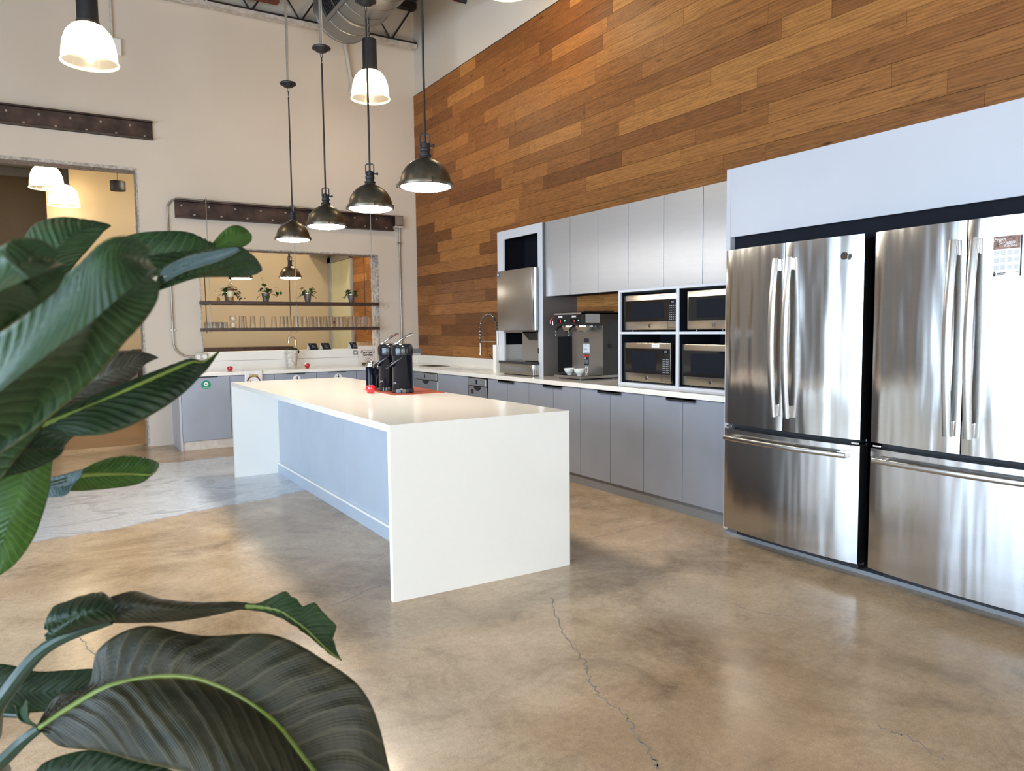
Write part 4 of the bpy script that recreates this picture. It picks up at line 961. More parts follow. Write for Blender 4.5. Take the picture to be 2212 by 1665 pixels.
MB().cyl((-0.445, y0+.028, 1.395), (-0.445, y0+.028, 1.360), 0.006, seg=10).cyl((-0.43, y0, 1.39), (-0.445, y0+.028, 1.39), .005, seg=8).done('hot_water_tap', 'chrome', t, True)
lb_ = MB().box(-0.40, -0.245, y1-.0012, y1, 1.375, 1.452).done('instruction_label', 'label_silver', t)
s = MB()
for k in range(9): s.box(-0.388, -0.258-.03*(k % 3 == 2), y1-.0018, y1-.0012, 1.440-k*.007-.0025, 1.440-k*.007)
s.done('print_line', 'ink_grey', lb_)['kind'] = 'stuff'
yl = -4.155
MB().box(-0.2102, -0.209, yl-.036, yl+.036, 1.195, 1.232).done('label_plate', 'ink_black', t)
q = MB().box(-0.2102, -0.209, yl-.046, yl+.050, 1.098, 1.185).done('info_label', 'label_pale', t)
s = MB(); text_bm(s, '*2', .022, (-0.2105, yl+.01, 1.168), (0, -1, 0), (0, 0, 1)); s.box(-.2108, -.2102, yl-.01, yl+.04, 1.134, 1.138); s.box(-.2108, -.2102, yl, yl+.04, 1.126, 1.129); s.box(-.2108, -.2102, yl-.04, yl+.035, 1.106, 1.111); s.done('print_line', 'sticker_blue', q)
q = MB().box(-0.2102, -0.209, yl-.034, yl+.034, 0.990, 1.088).done('warning_label', 'ink_black', t)
MB().box(-0.2108, -0.2102, yl-.034, yl+.034, 1.066, 1.082).done('warning_band', 'red_gloss', q)
s = MB(); disc_flat(s, (-.2102, yl+.018, 1.052), .011, (0, -1, 0), (0, 0, 1))
for k in range(6): s.box(-.2107, -.2102, yl-.028, yl+.028, 1.004+k*.006, 1.0065+k*.006)
s.done('print_line', 'ink_grey', q)
s = MB(); disc_flat(s, (-.209, yl, .945), .035, (0, -1, 0), (0, 0, 1), .0012, sx=.72); q = s.done('oval_sticker', 'ink_white', t)
s = MB(); ring_flat(s, (-.2102, yl, .945), .020, .0215, (0, -1, 0), (0, 0, 1), .0006, 20); disc_flat(s, (-.2102, yl, .962), .006, (0, -1, 0), (0, 0, 1)); s.box(-.2108, -.2102, yl-.005, yl+.006, .925, .958); s.box(-.2108, -.2102, yl-.012, yl+.012, .944, .950); s.done('figure_print', 'ink_black', q)
MB().cyl((-.13, y1, 1.165), (-.13, y1-.012, 1.165), .016, seg=14).done('knob', 'black_plastic', t)
for (x, y, z, lb) in ((-0.385, -4.135, CZ+.038, 'small white bowl on the brewer base, farther left one'), (-0.385, -4.285, CZ+.038, 'small white bowl on the brewer base, nearer right one')):
    s = MB(); s.lathe([(0.0, 0.0), (.022, 0), (.023, .006), (.034, .014), (.048, .034), (.054, .058), (.0515, .058), (.045, .036), (.030, .017), (0, .012)], (x, y, z), 36)
    tag(rebase(s.done('bowl', 'porcelain', None, True), (x, y, z)), lb, 'bowl')
s = MB(); s.lathe([(0, 0), (.035, 0), (.05, .09), (.048, .09), (.033, .004), (0, .004)], (-0.12, -4.79, CZ), 24); tag(rebase(s.done('glass_beaker', 'glass', None, True), (-.12, -4.79, CZ)), 'clear glass half hidden beside the microwave shelf', 'glass')

# ================================================================ microwave shelf
t = thing('microwave_shelf', 'open white shelf unit holding four microwaves between worktop and wall cabinets', 'shelf unit', (-0.23, -5.5, CZ))
for y in (-4.917, -5.573, -6.190): MB().box(-0.455, -0.01, y-.013, y+.013, CZ, 1.627, 0.001).done('upright', 'white_frame', t)
for z, a, c_ in ((1.284, -5.56, -4.93), (1.284, -6.177, -5.586), (1.617, -5.56, -4.93), (1.617, -6.177, -5.586), (0.880, -5.56, -4.93), (0.880, -6.177, -5.586)):
    MB().box(-0.453, -0.02, a, c_, z-.009, z+.009).done('shelf_board', 'white_frame', t)
MB().box(-0.03, -0.01, -6.18, -4.92, CZ, 1.62).done('back_panel', 'niche_dark', t)
for y in (-4.9315, -5.5875): MB().box(-0.44, -0.03, y-.0015, y, .89, 1.607).done('inner_lining', 'niche_dark', t)
MB().box(-0.44, -0.03, -5.5595, -5.558, .89, 1.607).done('inner_lining', 'niche_dark', t)
def microwave(ya, z0, w_, h, label, sticker=True, x0=-0.425, panel=True):
    yb_ = ya-w_; t = thing('microwave', label, 'microwave', (x0+.2, (ya+yb_)/2, z0))
    MB().box(x0+.02, x0+.36, yb_+.006, ya-.006, z0+.014, z0+h-.002, 0.004).done('body', 'black_plastic', t)
    for y in (ya-.05, yb_+.05):
        for x in (x0+.05, x0+.32): MB().cyl((x, y, z0), (x, y, z0+.014), .012, seg=10).done('foot', 'black_plastic', t)
    dr = MB().box(x0, x0+.02, yb_, ya, z0+.014, z0+h, 0.005).done('front_frame', 'steel_micro', t, True)
    pw = 0.105
    g_ = MB().box(x0-.003, x0, yb_+.006, ya-.014, z0+.078, z0+h-.044, 0.0012).done('window', 'dark_glass', t)
    MB().box(x0-.0036, x0-.003, yb_+pw+.05, ya-.095, z0+.10, z0+h-.066).done('inner_window', 'niche_dark', g_)
    if panel:
        MB().box(x0-.0008, x0, yb_+pw-.001, yb_+pw+.001, z0+.018, z0+.078).done('latch_gap', 'dark_iron', t)
        s = MB(); a_, b__ = yb_+.014, yb_+pw-.012; ring = .0014
        s.box(x0-.001, x0, a_, b__, z0+.030, z0+.030+ring); s.box(x0-.001, x0, a_, b__, z0+.064, z0+.064+ring); s.box(x0-.001, x0, a_, a_+ring, z0+.030, z0+.065); s.box(x0-.001, x0, b__, b__+ring, z0+.030, z0+.065)
        s.done('door_button', 'dark_iron', t)
        s = MB()
        for r in range(7):
            for c_ in range(4): s.box(x0-.0036, x0-.003, yb_+.022+c_*.018, yb_+.030+c_*.018, z0+.092+r*.0165, z0+.097+r*.0165)
        s.done('keypad', 'ink_grey', g_)['kind'] = 'stuff'
        s = MB(); s.box(x0-.0036, x0-.003, yb_+.022, yb_+.085, z0+h-.078, z0+h-.054); s.done('display', 'black_gloss', g_)
        s = MB(); text_bm(s, '4:02', .020, (x0-.004, yb_+.054, z0+h-.066), (0, -1, 0), (0, 0, 1)); s.done('display_digit', 'ink_grey', g_)
    emblem(t, (x0, (ya+yb_)/2+.0, z0+.046), (0, -1, 0), (0, 0, 1), 0.015, (-1, 0, 0))
    if sticker:
        q = MB().box(x0-.0012, x0, yb_+pw+.02, yb_+pw+.105, z0+h-.034, z0+h-.008).done('sticker', 'paper_white', t)
        s = MB(); s.box(x0-.0016, x0-.0012, yb_+pw+.03, yb_+pw+.095, z0+h-.018, z0+h-.015); s.box(x0-.0016, x0-.0012, yb_+pw+.03, yb_+pw+.095, z0+h-.027, z0+h-.024); s.done('print_line', 'ink_grey', q)
    return t
microwave(-4.938, 1.293, 0.612, 0.288, 'stainless microwave in the upper left bay of the shelf unit')
microwave(-4.938, 0.889, 0.540, 0.318, 'stainless microwave in the lower left bay of the shelf unit', True)
microwave(-5.645, 1.293, 0.520, 0.293, 'stainless microwave in the upper right bay of the shelf unit', False)
microwave(-5.592, 0.889, 0.560, 0.312, 'stainless microwave in the lower right bay, cut off by the refrigerator', False)

# ================================================================ back wall counter
t = thing('back_worktop', 'white quartz worktop along the back wall under the shelves', 'worktop', (-1.9, -0.31, 0.832))
MB().box(-3.235, -0.643, -0.642, 0.0, 0.832, CZ, 0.002).done('slab', 'white_quartz', t)
MB().box(-2.80, -0.021, -0.022, 0.0, CZ, 0.976, 0.002).done('splash_board', 'white_board', t)
MB().box(-2.80, -0.50, -0.018, 0.0, 0.980, 1.082, 0.002).done('splash_board', 'white_board', t)
struct(MB().box(-2.826, -0.582, -0.018, 0.25, 1.082, 1.086).done('trim_5', 'white_board', wall_back))
bs = [-3.181, -2.656, -2.154, -1.649, -1.143, -0.645]
names_ = ['grey base cabinet with a green recycling sticker at the left end of the back counter', 'narrow grey base cabinet partly covered by the hanging towel',
          'grey waste cabinet with the left round bin sticker', 'grey waste cabinet with the right round bin sticker', 'plain grey base cabinet at the corner of the back counter']
bc = []
for k in range(5):
    a, c_ = bs[k], bs[k+1]
    t = thing('base_cabinet', names_[k], 'cabinet', ((a+c_)/2, -0.31, 0)); bc.append(t)
    MB().box(a, c_, -0.60, -0.0, 0.10, 0.832).box(a, c_, -0.585, -0.02, 0, 0.10).done('body', 'toe_grey', t)
    MB().box(a+.002, c_-.002, -0.6216, -0.602, 0.105, 0.826, 0.0015).done('door', 'grey_laminate', t)
    MB().box(a, c_, -0.60, -0.586, 0.0, 0.10).done('toe_kick', 'toe_scuffed', t)
    if k in (0, 2, 3):
        x = a+.28 if k == 0 else (a+c_)/2+(.0)
        MB().box(x-.11, x+.11, -0.640, -0.6218, 0.819, 0.8265).done('pull_tab', 'black_matte', t)
MB().box(-3.205, -3.183, -0.625, 0.0, 0.0, 0.832).done('end_panel', 'white_panel', bc[0])
# recycling sticker
c0 = (-2.915, -0.6218, 0.735)
s = MB(); disc_flat(s, c0, .052, (1, 0, 0), (0, 0, 1), .0008); st = s.done('recycling_sticker', 'sticker_green', bc[0])
s = MB(); cc = Vector((c0[0], -0.6228, c0[2]+.008))
for k in range(3):
    a = PI/2+k*2*PI/3; p0v = cc+Vector((math.cos(a), 0, math.sin(a)))*.030; p1v = cc+Vector((math.cos(a+2*PI/3), 0, math.sin(a+2*PI/3)))*.030
    u0, u1 = p0v.lerp(p1v, .16), p0v.lerp(p1v, .62); d = (p1v-p0v).normalized(); n_ = Vector((-d.z, 0, d.x))
    s.prism([u0+n_*.006, u0-n_*.006, u1-n_*.006, u1+n_*.006], (0, -.0005, 0)); tip = p0v.lerp(p1v, .86)
    s.prism([u1+n_*.012, u1-n_*.012, tip], (0, -.0005, 0))
text_bm(s, 'RECYCLE', .014, (c0[0], -.6230, c0[2]-.034), (1, 0, 0), (0, 0, 1), bold=.0003); s.done('symbol', 'ink_white', st)
for k, x in ((2, -1.889), (3, -1.379)):
    c0 = (x, -0.6218, 0.755); s = MB(); disc_flat(s, c0, .048, (1, 0, 0), (0, 0, 1), .0008); st = s.done('bin_sticker', 'ink_white', bc[k])
    s = MB(); Y_ = -.6230
    disc_flat(s, (x+.006, Y_, .786), .0065, (1, 0, 0), (0, 0, 1), .0006)
    s.prism([(x-.004, Y_, .745), (x+.004, Y_, .778), (x+.014, Y_, .776), (x+.016, Y_, .745)], (0, -.0006, 0))
    s.prism([(x-.022, Y_, .762), (x-.020, Y_, .766), (x+.006, Y_, .778), (x+.008, Y_, .770)], (0, -.0006, 0))
    s.prism([(x-.004, Y_, .745), (x+.004, Y_, .745), (x+.002, Y_, .722), (x-.006, Y_, .722)], (0, -.0006, 0)); s.prism([(x+.008, Y_, .745), (x+.016, Y_, .745), (x+.018, Y_, .722), (x+.011, Y_, .722)], (0, -.0006, 0))
    s.prism([(x-.032, Y_, .745), (x-.014, Y_, .745), (x-.016, Y_, .722), (x-.030, Y_, .722)], (0, -.0006, 0)); s.done('figure_print', 'ink_black', st)
# towel
def tw(u, v):
    x = -2.50+u*.205; L = v*.40
    if L < .10: return Vector((x, -.56-L, CZ+.0035))
    L -= .10; return Vector((x+.002*math.sin(L*40), -.6515-.004*math.sin(u*9+L*8)-.003, CZ+.002-L))
t = thing('towel', 'white printed towel draped over the front edge of the back counter', 'towel', (-2.40, -.62, CZ))
MB().grid(tw, 14, 30).done('cloth', 'paper_white', t, True, thick=.002)
cx_ = -2.40; Y_ = -.6605
s = MB(); ring_flat(s, (cx_, Y_, .745), .062, .078, (1, 0, 0), (0, 0, 1), .0008, 26, -.3, PI+.3); s.prism([(cx_-.05, Y_, .73), (cx_-.04, Y_, .765), (cx_-.01, Y_, .75), (cx_+.01, Y_, .73)], (0, -.0008, 0)); s.done('print_ring', 'ink_maroon', t)
s = MB(); text_bm(s, 'OPEN', .040, (cx_, Y_-.0012, .817), (1, 0, 0), (0, 0, 1), bold=.0014); s.done('print_word', 'ink_gold', t)

# ---------------------------------------------------------------- shelves with rods
for z, lb in ((1.70, 'upper dark wooden shelf carrying the potted plants'), (1.378, 'lower dark wooden shelf carrying the drinking glasses')):
    s = MB(); s.box(-2.852, -0.628, -0.155, 0.155, z-.040, z, 0.003)
    tag(rebase(s.done('shelf', 'dark_wood'), (-1.74, 0, z-.04)), lb, 'shelf')
for x, lb in ((-2.757, 'left'), (-1.733, 'middle'), (-0.72, 'right')):
    for y, zt, w2 in ((-0.145, 2.92, 'front'), (0.145, 2.34, 'rear')):
        r_ = MB().cyl((x, y, 1.315 if x < -1 else (0.93 if y < 0 else 1.315)), (x, y, zt), 0.0048, seg=10).done('shelf_rod', 'conduit' if w2 == 'front' else 'dark_iron')
        tag(rebase(r_, (x, y, 1.315)), '%s threaded %s rod carrying the two shelves' % (lb, w2), 'rod')
        for z in (1.70, 1.655, 1.378, 1.333): MB().cyl((x, y, z if z in (1.70, 1.378) else z-.008), (x, y, z+.008 if z in (1.70, 1.378) else z), 0.009, seg=6).done('nut', 'conduit', r_)
        if y < 0: MB().box(x-.012, x+.012, -0.15, -0.0, 2.885, 2.897).done('bracket', 'conduit', r_)

# drinking glasses
def tumbler(h, rb, rt, name, n=26):       # upside down tumbler: wide at the shelf
    s = MB(); w_ = .0022
    s.lathe([(rb, 0), (rt, h-.004), (rt-.003, h), (0.001, h), (0.001, h-.007), (rt-.004, h-.007), (rb-w_, 0)], (0, 0, 0), n); s.bm.faces.ensure_lookup_table()
    r = s.done(name, 'glass', None, True); return r
GX = [-2.484, -2.385, -2.345, -2.262, -2.135, -1.981, -1.905, -1.849, -1.79, -1.732, -1.668, -1.59, -1.53, -1.47, -1.415, -1.355, -1.30, -1.245, -1.19, -1.13, -1.07, -1.01, -0.955, -0.90, -0.845, -0.79, -0.74, -0.69]
GG = 'upturned glasses in a row on the lower shelf'
ORD = 'first second third fourth fifth sixth seventh eighth ninth tenth eleventh twelfth thirteenth fourteenth fifteenth sixteenth seventeenth eighteenth nineteenth twentieth twenty-first twenty-second twenty-third twenty-fourth twenty-fifth twenty-sixth twenty-seventh'.split()
base = tumbler(.140, .037, .028, 'drinking_glass')
tag(base, 'clear upturned drinking glass in the row on the lower shelf', 'glass', GG)
for i, x in enumerate(GX[1:]):
    g_ = base if i == 0 else base.copy()
    if i: C.objects.link(g_)
    g_['label'] = 'upturned clear glass, %s from the left in the front row on the lower shelf' % ORD[i]
    g_.location = (x, -.05+(.055 if i % 3 == 1 else (-.045 if i % 3 == 2 else 0)), 1.378); g_.scale = (1, 1, random.uniform(.96, 1.04))
# second row behind
for i in range(14):
    g_ = base.copy(); C.objects.link(g_); g_['label'] = 'upturned clear glass, %s from the left in the rear row on the lower shelf' % ORD[i]; g_['group'] = 'upturned glasses in the rear row'; g_.location = (-1.50+i*.060, .085, 1.378); g_.scale = (1, 1, random.uniform(.96, 1.04))
base2 = tumbler(.072, .036, .034, 'tasting_glass'); tag(base2, 'short clear glass in the cluster at the left end of the lower shelf', 'glass', 'short glasses at the left end of the lower shelf')
k = 0
for x in (-2.765, -2.70, -2.635, -2.59):
    for y in (-.10, -.015, .07):
        g_ = base2 if k == 0 else base2.copy()
        if k: C.objects.link(g_)
        g_['label'] = 'short clear glass, %s row, %s from left, at the lower shelf end' % (('front', 'middle', 'rear')[k % 3], ORD[k//3]); g_.location = (x, y, 1.378); k += 1
for z, lb in ((1.378, 'lower of two stacked clear jars near the left end of the lower shelf'), (1.455, 'upper of two stacked clear jars near the left end of the lower shelf')):
    s = MB(); s.lathe([(.030, 0), (.042, .010), (.043, .060), (.034, .072), (.034, .076), (.031, .076), (.031, .070), (.040, .058), (.039, .012), (.0, .006), (0, 0)], (-2.484, -.05, z), 28)
    tag(rebase(s.done('glass_jar', 'glass', None, True), (-2.484, -.05, z)), lb, 'jar')
for x, m_, lb in ((-1.23, 'rust_red', 'red print on the front of a glass'), ):
    s = MB()
    for i in range(5):
        a0 = -PI/2-.45+i*.18; s.prism([(x+math.cos(a0)*.0375, -.05+math.sin(a0)*.0375, 1.42), (x+math.cos(a0+.18)*.0375, -.05+math.sin(a0+.18)*.0375, 1.42), (x+math.cos(a0+.18)*.0345, -.05+math.sin(a0+.18)*.0345, 1.46), (x+math.cos(a0)*.0345, -.05+math.sin(a0)*.0345, 1.46)], (math.cos(a0)*.0006, math.sin(a0)*.0006, 0))
    g_ = s.done('printed_mark', m_, None); g_.parent = None
    tag(rebase(g_, (x, -.05, 1.378)), 'orange red printed sleeve on a glass right of the middle of the row', 'label')

# potted plants on the upper shelf
def pothos(x, y, z, seed, label, stems, vine=None):
    rnd = random.Random(seed); t = thing('potted_plant', label, 'potted plant', (x, y, z))
    MB().lathe([(0, 0), (.034, 0), (.036, .004), (.050, .100), (.053, .104), (.053, .110), (.049, .110), (.034, .006), (0, .006)], (x, y, z), 30).done('pot', 'bucket_metal', t, True)
    MB().lathe([(0, .098), (.048, .098), (.048, .094), (0, .094)], (x, y, z), 24).done('soil', 'soil', t)
    for k in range(int(stems*1.7)):
        a = rnd.uniform(0, 2*PI); rr = rnd.uniform(.02, .085); hz = rnd.uniform(.10, .19) if rr < .06 else rnd.uniform(.07, .15)
        tip = Vector((x+math.cos(a)*rr, y+math.sin(a)*rr*.8, z+hz)); leaf_at(t, Vector((x+math.cos(a)*.01, y+math.sin(a)*.01, z+.10)), tip, rnd.uniform(.055, .078), rnd)
    if vine:
        P = [Vector(p) for p in vine]; MB().tube(P, .0014, 5).done('vine', 'stem_green', t)
        for p in P[2:]:
            q = p+Vector((rnd.uniform(-.015, .015), rnd.uniform(-.01, .01), rnd.uniform(-.02, .01))); leaf_at(t, p, q, rnd.uniform(.045, .062), rnd)
    return t
def leaf_at(t, a, tip, L, rnd):
    d = (tip-a).normalized(); hd_ = Vector((d.x, d.y, d.z*.2-.25+rnd.uniform(-.3, .3))).normalized(); sd = hd_.cross(Vector((0, 0, 1))).normalized(); up = sd.cross(hd_)
    s = MB(); s.tube([a, a.lerp(tip, .5)+Vector((0, 0, .01)), tip], .0011, 5, False)
    rows = [(0, .02), (.12, .62), (.32, .95), (.55, .80), (.8, .38), (1.0, .02)]; v_ = []
    for u_, w_ in rows:
        c_ = tip+hd_*L*u_-up*L*.28*u_*u_; hw = w_*L*.48
        v_.append([s.bm.verts.new(c_-sd*hw+up*hw*.25), s.bm.verts.new(c_), s.bm.verts.new(c_+sd*hw+up*hw*.25)])
    for p, q in zip(v_, v_[1:]):
        s.bm.faces.new((p[0], p[1], q[1], q[0])); s.bm.faces.new((p[1], p[2], q[2], q[1]))
    s.done('leaf', 'pothos', t, True, 80)
ZS = 1.70
pothos(-2.515, 0.02, ZS, 3, 'trailing plant in a metal pot behind the bottle on the upper shelf', 20, [(-2.50, .0, ZS+.10), (-2.46, -.02, ZS+.13), (-2.42, -.03, ZS+.12), (-2.385, -.03, ZS+.08), (-2.375, -.03, ZS+.04), (-2.37, -.03, ZS+.03)])
pothos(-2.08, -0.03, ZS, 5, 'plant in a metal pot with a vine reaching right, second on the upper shelf', 9, [(-2.07, -.03, ZS+.10), (-2.03, -.03, ZS+.13), (-1.99, -.03, ZS+.125), (-1.955, -.03, ZS+.145), (-1.925, -.03, ZS+.17), (-1.90, -.03, ZS+.14), (-1.91, -.03, ZS+.11)])
pothos(-1.555, -0.03, ZS, 9, 'bushy plant in a metal pot in the middle of the upper shelf', 14)
pothos(-0.975, -0.03, ZS, 14, 'small upright plant in a metal pot at the right of the upper shelf', 9)
o = MB().tube([(-2.04, .0, ZS+.10), (-2.07, .0, ZS+.17), (-2.10, 0, ZS+.24), (-2.115, 0, ZS+.31)], .0016, 5).done('stalk', 'stem_green', [x for x in bpy.data.objects if x.name.startswith('potted_plant')][1])
# dried flowers sprig at far left
t = thing('dried_flowers', 'pale dried flower sprig at the left of the bottle on the upper shelf', 'dried flowers', (-2.64, -.03, ZS))
MB().lathe([(0, 0), (.018, 0), (.022, .03), (.012, .045), (.014, .05), (0, .05)], (-2.64, -.03, ZS), 16).done('vase', 'amber', t, True)
rnd = random.Random(4)
for k in range(12):
    p = Vector((-2.645+rnd.uniform(-.05, .05), -.03+rnd.uniform(-.03, .03), ZS+rnd.uniform(.10, .20)))
    MB().tube([(-2.64, -.03, ZS+.045), Vector((-2.64, -.03, ZS+.05)).lerp(p, .5), p], .001, 4, False).ball(p, .009, 1).done('flower', 'label_cream', t)
# bottle
t = thing('liquor_bottle', 'amber liquor bottle with a cream label and dark cap on the upper shelf', 'bottle', (-2.51, -.09, ZS))
MB().lathe([(0, 0), (.033, 0), (.036, .005), (.036, .165), (.032, .185), (.016, .215), (.0135, .225), (.0135, .275), (0, .275)], (-2.51, -.09, ZS), 28).done('bottle_glass', 'glass', t, True)
MB().lathe([(0, .006), (.032, .006), (.032, .155), (0, .156)], (-2.51, -.09, ZS), 24).done('liquor', 'amber', t, True)
MB().lathe([(.0365, .055), (.0368, .056), (.0368, .125), (.0365, .126)], (-2.51, -.09, ZS), 28).done('label_band', 'label_cream', t, True)
MB().lathe([(.0366, .128), (.037, .129), (.037, .150), (.0366, .151)], (-2.51, -.09, ZS), 28).done('label_stripe', 'rust_red', t, True)
MB().lathe([(0, .296), (.015, .296), (.016, .293), (.016, .262), (0, .262)], (-2.51, -.09, ZS), 20).done('cap', 'black_plastic', t, True)

# things on the back counter and sill
def apple(x, y, z, label, s_=1.0, dipper=False):
    t = thing('red_apple_pot', label, 'ornament', (x, y, z)); r = .031*s_
    MB().lathe([(0, 0), (r*.6, 0), (r*.78, r*.12), (r*1.0, r*.72), (r*1.04, r*1.05), (r*.95, r*1.42), (r*.66, r*1.66), (r*.2, r*1.56), (0, r*1.5)], (x, y, z), 30).done('body', 'red_gloss', t, True)
    MB().tube([(x, y, z+r*1.52), (x+.002, y, z+r*1.8)], .0022, 6).done('stalk', 'dark_wood', t)
    if dipper: MB().tube([(x+.005, y, z+r*1.4), (x+.055, y, z+r*2.3)], .0045, 8).done('stick', 'porcelain', t, True)
apple(-2.60, -.36, CZ, 'red apple shaped pot with a white stick at the left on the back counter', 1.0, True)
apple(-1.665, -.30, CZ, 'small red apple shaped pot on the back counter right of the white planter')
t = thing('planter', 'whitewashed pot with moss and a bent copper pipe on the back counter', 'planter', (-1.815, -.20, CZ))
px_, py_ = -1.82, -.17
MB().lathe([(0, 0), (.052, 0), (.055, .004), (.076, .185), (.082, .190), (.083, .225), (.074, .226), (.050, .01), (0, .01)], (px_, py_, CZ), 32).done('pot', 'pot_white', t, True)
MB().ball((px_, py_, CZ+.225), .078, 3, (1, 1, .38)).ball((px_+.07, py_-.02, CZ+.20), .025, 2).done('moss', 'moss', t, True)
MB().tube([(px_+.06, py_, CZ+.19), (px_+.06, py_, CZ+.33), (px_+.055, py_, CZ+.355), (px_+.02, py_, CZ+.385), (px_-.01, py_, CZ+.39), (px_-.03, py_, CZ+.38), (px_-.035, py_, CZ+.31)], .010, 12).done('copper_pipe', 'steel_micro', t, True)
for x, lb in ((-1.46, 'left'), (-1.29, 'middle'), (-0.90, 'right')):
    z = 1.086; t = thing('tent_card', '%s of the three black folded cards on the opening sill' % lb, 'card', (x, .08, z))
    a, b_, c_ = Vector((x-.055, .05, z)), Vector((x+.055, .05, z)), Vector((0, .045, .085))
    MB().prism([a, b_, b_+c_+Vector((-.02, 0, 0)), a+c_+Vector((-.02, 0, 0))], (0, .0015, 0)).done('front_leaf', 'ink_black', t)
    MB().prism([a+Vector((-.02, .09, 0)), b_+Vector((-.03, .09, 0)), b_+c_+Vector((-.02, 0.003, 0)), a+c_+Vector((-.02, .003, 0))], (0, .0015, 0)).done('rear_leaf', 'paper_white', t)
    s = MB()
    for k in range(3):
        p = a+c_*(.30+.17*k)+Vector((.025, -.0008, 0)); s.prism([p, p+Vector((.05-.01*k, 0, 0)), p+Vector((.05-.01*k, 0, 0))+c_*.05, p+c_*.05], (0, -.0004, 0))
    p = a+c_*.78+Vector((.008, -.0008, 0)); s.prism([p, p+Vector((.012, 0, 0)), p+Vector((.012, 0, 0))+c_*.12, p+c_*.12], (0, -.0004, 0))
    s.done('print_line', 'ink_grey', t)
t = thing('garden_sign', 'pale Courtyard Garden sign leaning on the splash board under the shelf end', 'sign', (-.765, -.10, .915))
x0, x1 = -.905, -.645; z0, z1 = CZ, 1.128
MB().box(x0, x1, -.060, -.052, z0+.03, z1, 0.001).done('board', 'paper_pink', t)
MB().box(x0+.06, x1-.06, -.052, -.024, z0, z0+.12).done('stand', 'wicker', t)
s = MB(); Y_ = -.0606
for txt, sz, z, bo in (("Now investing in the", .022, 1.068, .0004), ('Courtyard', .046, 1.040, .0016), ('Garden', .046, 1.004, .0016), ('for a greener place', .019, .974, .0002), ('to meet', .019, .957, .0002), ('ask at the front desk', .014, .934, .0002)):
    text_bm(s, txt, sz, ((x0+x1)/2, Y_, z), (1, 0, 0), (0, 0, 1), bold=bo)
s.done('lettering', 'ink_black', t)
t = thing('paper_bag', 'open brown paper bag behind the Courtyard Garden sign', 'paper bag', (-.78, .0, 1.086))
s = MB()
def pbag(u, v):
    a = u*2*PI; sq = lambda q: math.copysign(abs(q)**.35, q)
    return Vector((-.78+sq(math.cos(a))*.10+.004*math.sin(a*7)*v, .06+sq(math.sin(a))*.045, 1.086+v*.085+(.010*math.sin(a*6)+.006*math.sin(a*11))*v))
s.grid(pbag, 60, 6); s.done('bag_wall', 'paper_brown', t, True, thick=.0015)
t = thing('outlet_plate', 'small grey outlet left of the Courtyard Garden sign', 'outlet', (-.935, -.02, 1.03))
MB().box(-.965, -.905, -.032, -.018, 1.010, 1.065, .003).done('plate', 'conduit', t); MB().box(-.950, -.920, -.034, -.032, 1.022, 1.052, .001).done('socket', 'porcelain', t)

# ================================================================ island
IX0, IX1, IY0, IY1 = -3.002, -1.9425, -6.2785, -2.498
t = thing('kitchen_island', 'long white quartz waterfall island standing in the middle of the floor', 'island', ((IX0+IX1)/2, (IY0+IY1)/2, 0))
T = 0.036
MB().box(IX0, IX1, IY0+T, IY1-T, CZ-T, CZ).done('top', 'white_quartz', t)
MB().box(IX0, IX1, IY0, IY0+T, 0, CZ).done('waterfall_end', 'white_quartz', t)
MB().box(IX0, IX1, IY1-T, IY1, 0, CZ).done('waterfall_end', 'white_quartz', t)
BX = -2.585
MB().box(BX, IX1-.03, IY0+T, IY1-T, 0.10, CZ-T).done('cabinet_body', 'island_grey', t)
for k in range(4):
    ya = IY1-T-(IY1-IY0-2*T)*k/4; yb_ = IY1-T-(IY1-IY0-2*T)*(k+1)/4
    MB().box(BX-.012, BX, yb_+.001, ya-.001, 0.10, CZ-T-.001, .0008).done('back_panel', 'island_grey', t)
    MB().box(IX1-.03, IX1-.012, yb_+.002, ya-.002, 0.10, CZ-T-.005, .001).done('door', 'grey_laminate', t)
MB().box(BX-.03, IX1-.06, IY0+T, IY1-T, 0.0, 0.085).done('toe_kick', 'island_grey', t)
MB().box(BX-.032, BX-.0, IY0+T, IY1-T, 0.085, 0.10, 0.001).done('ledge_strip', 'white_board', t)
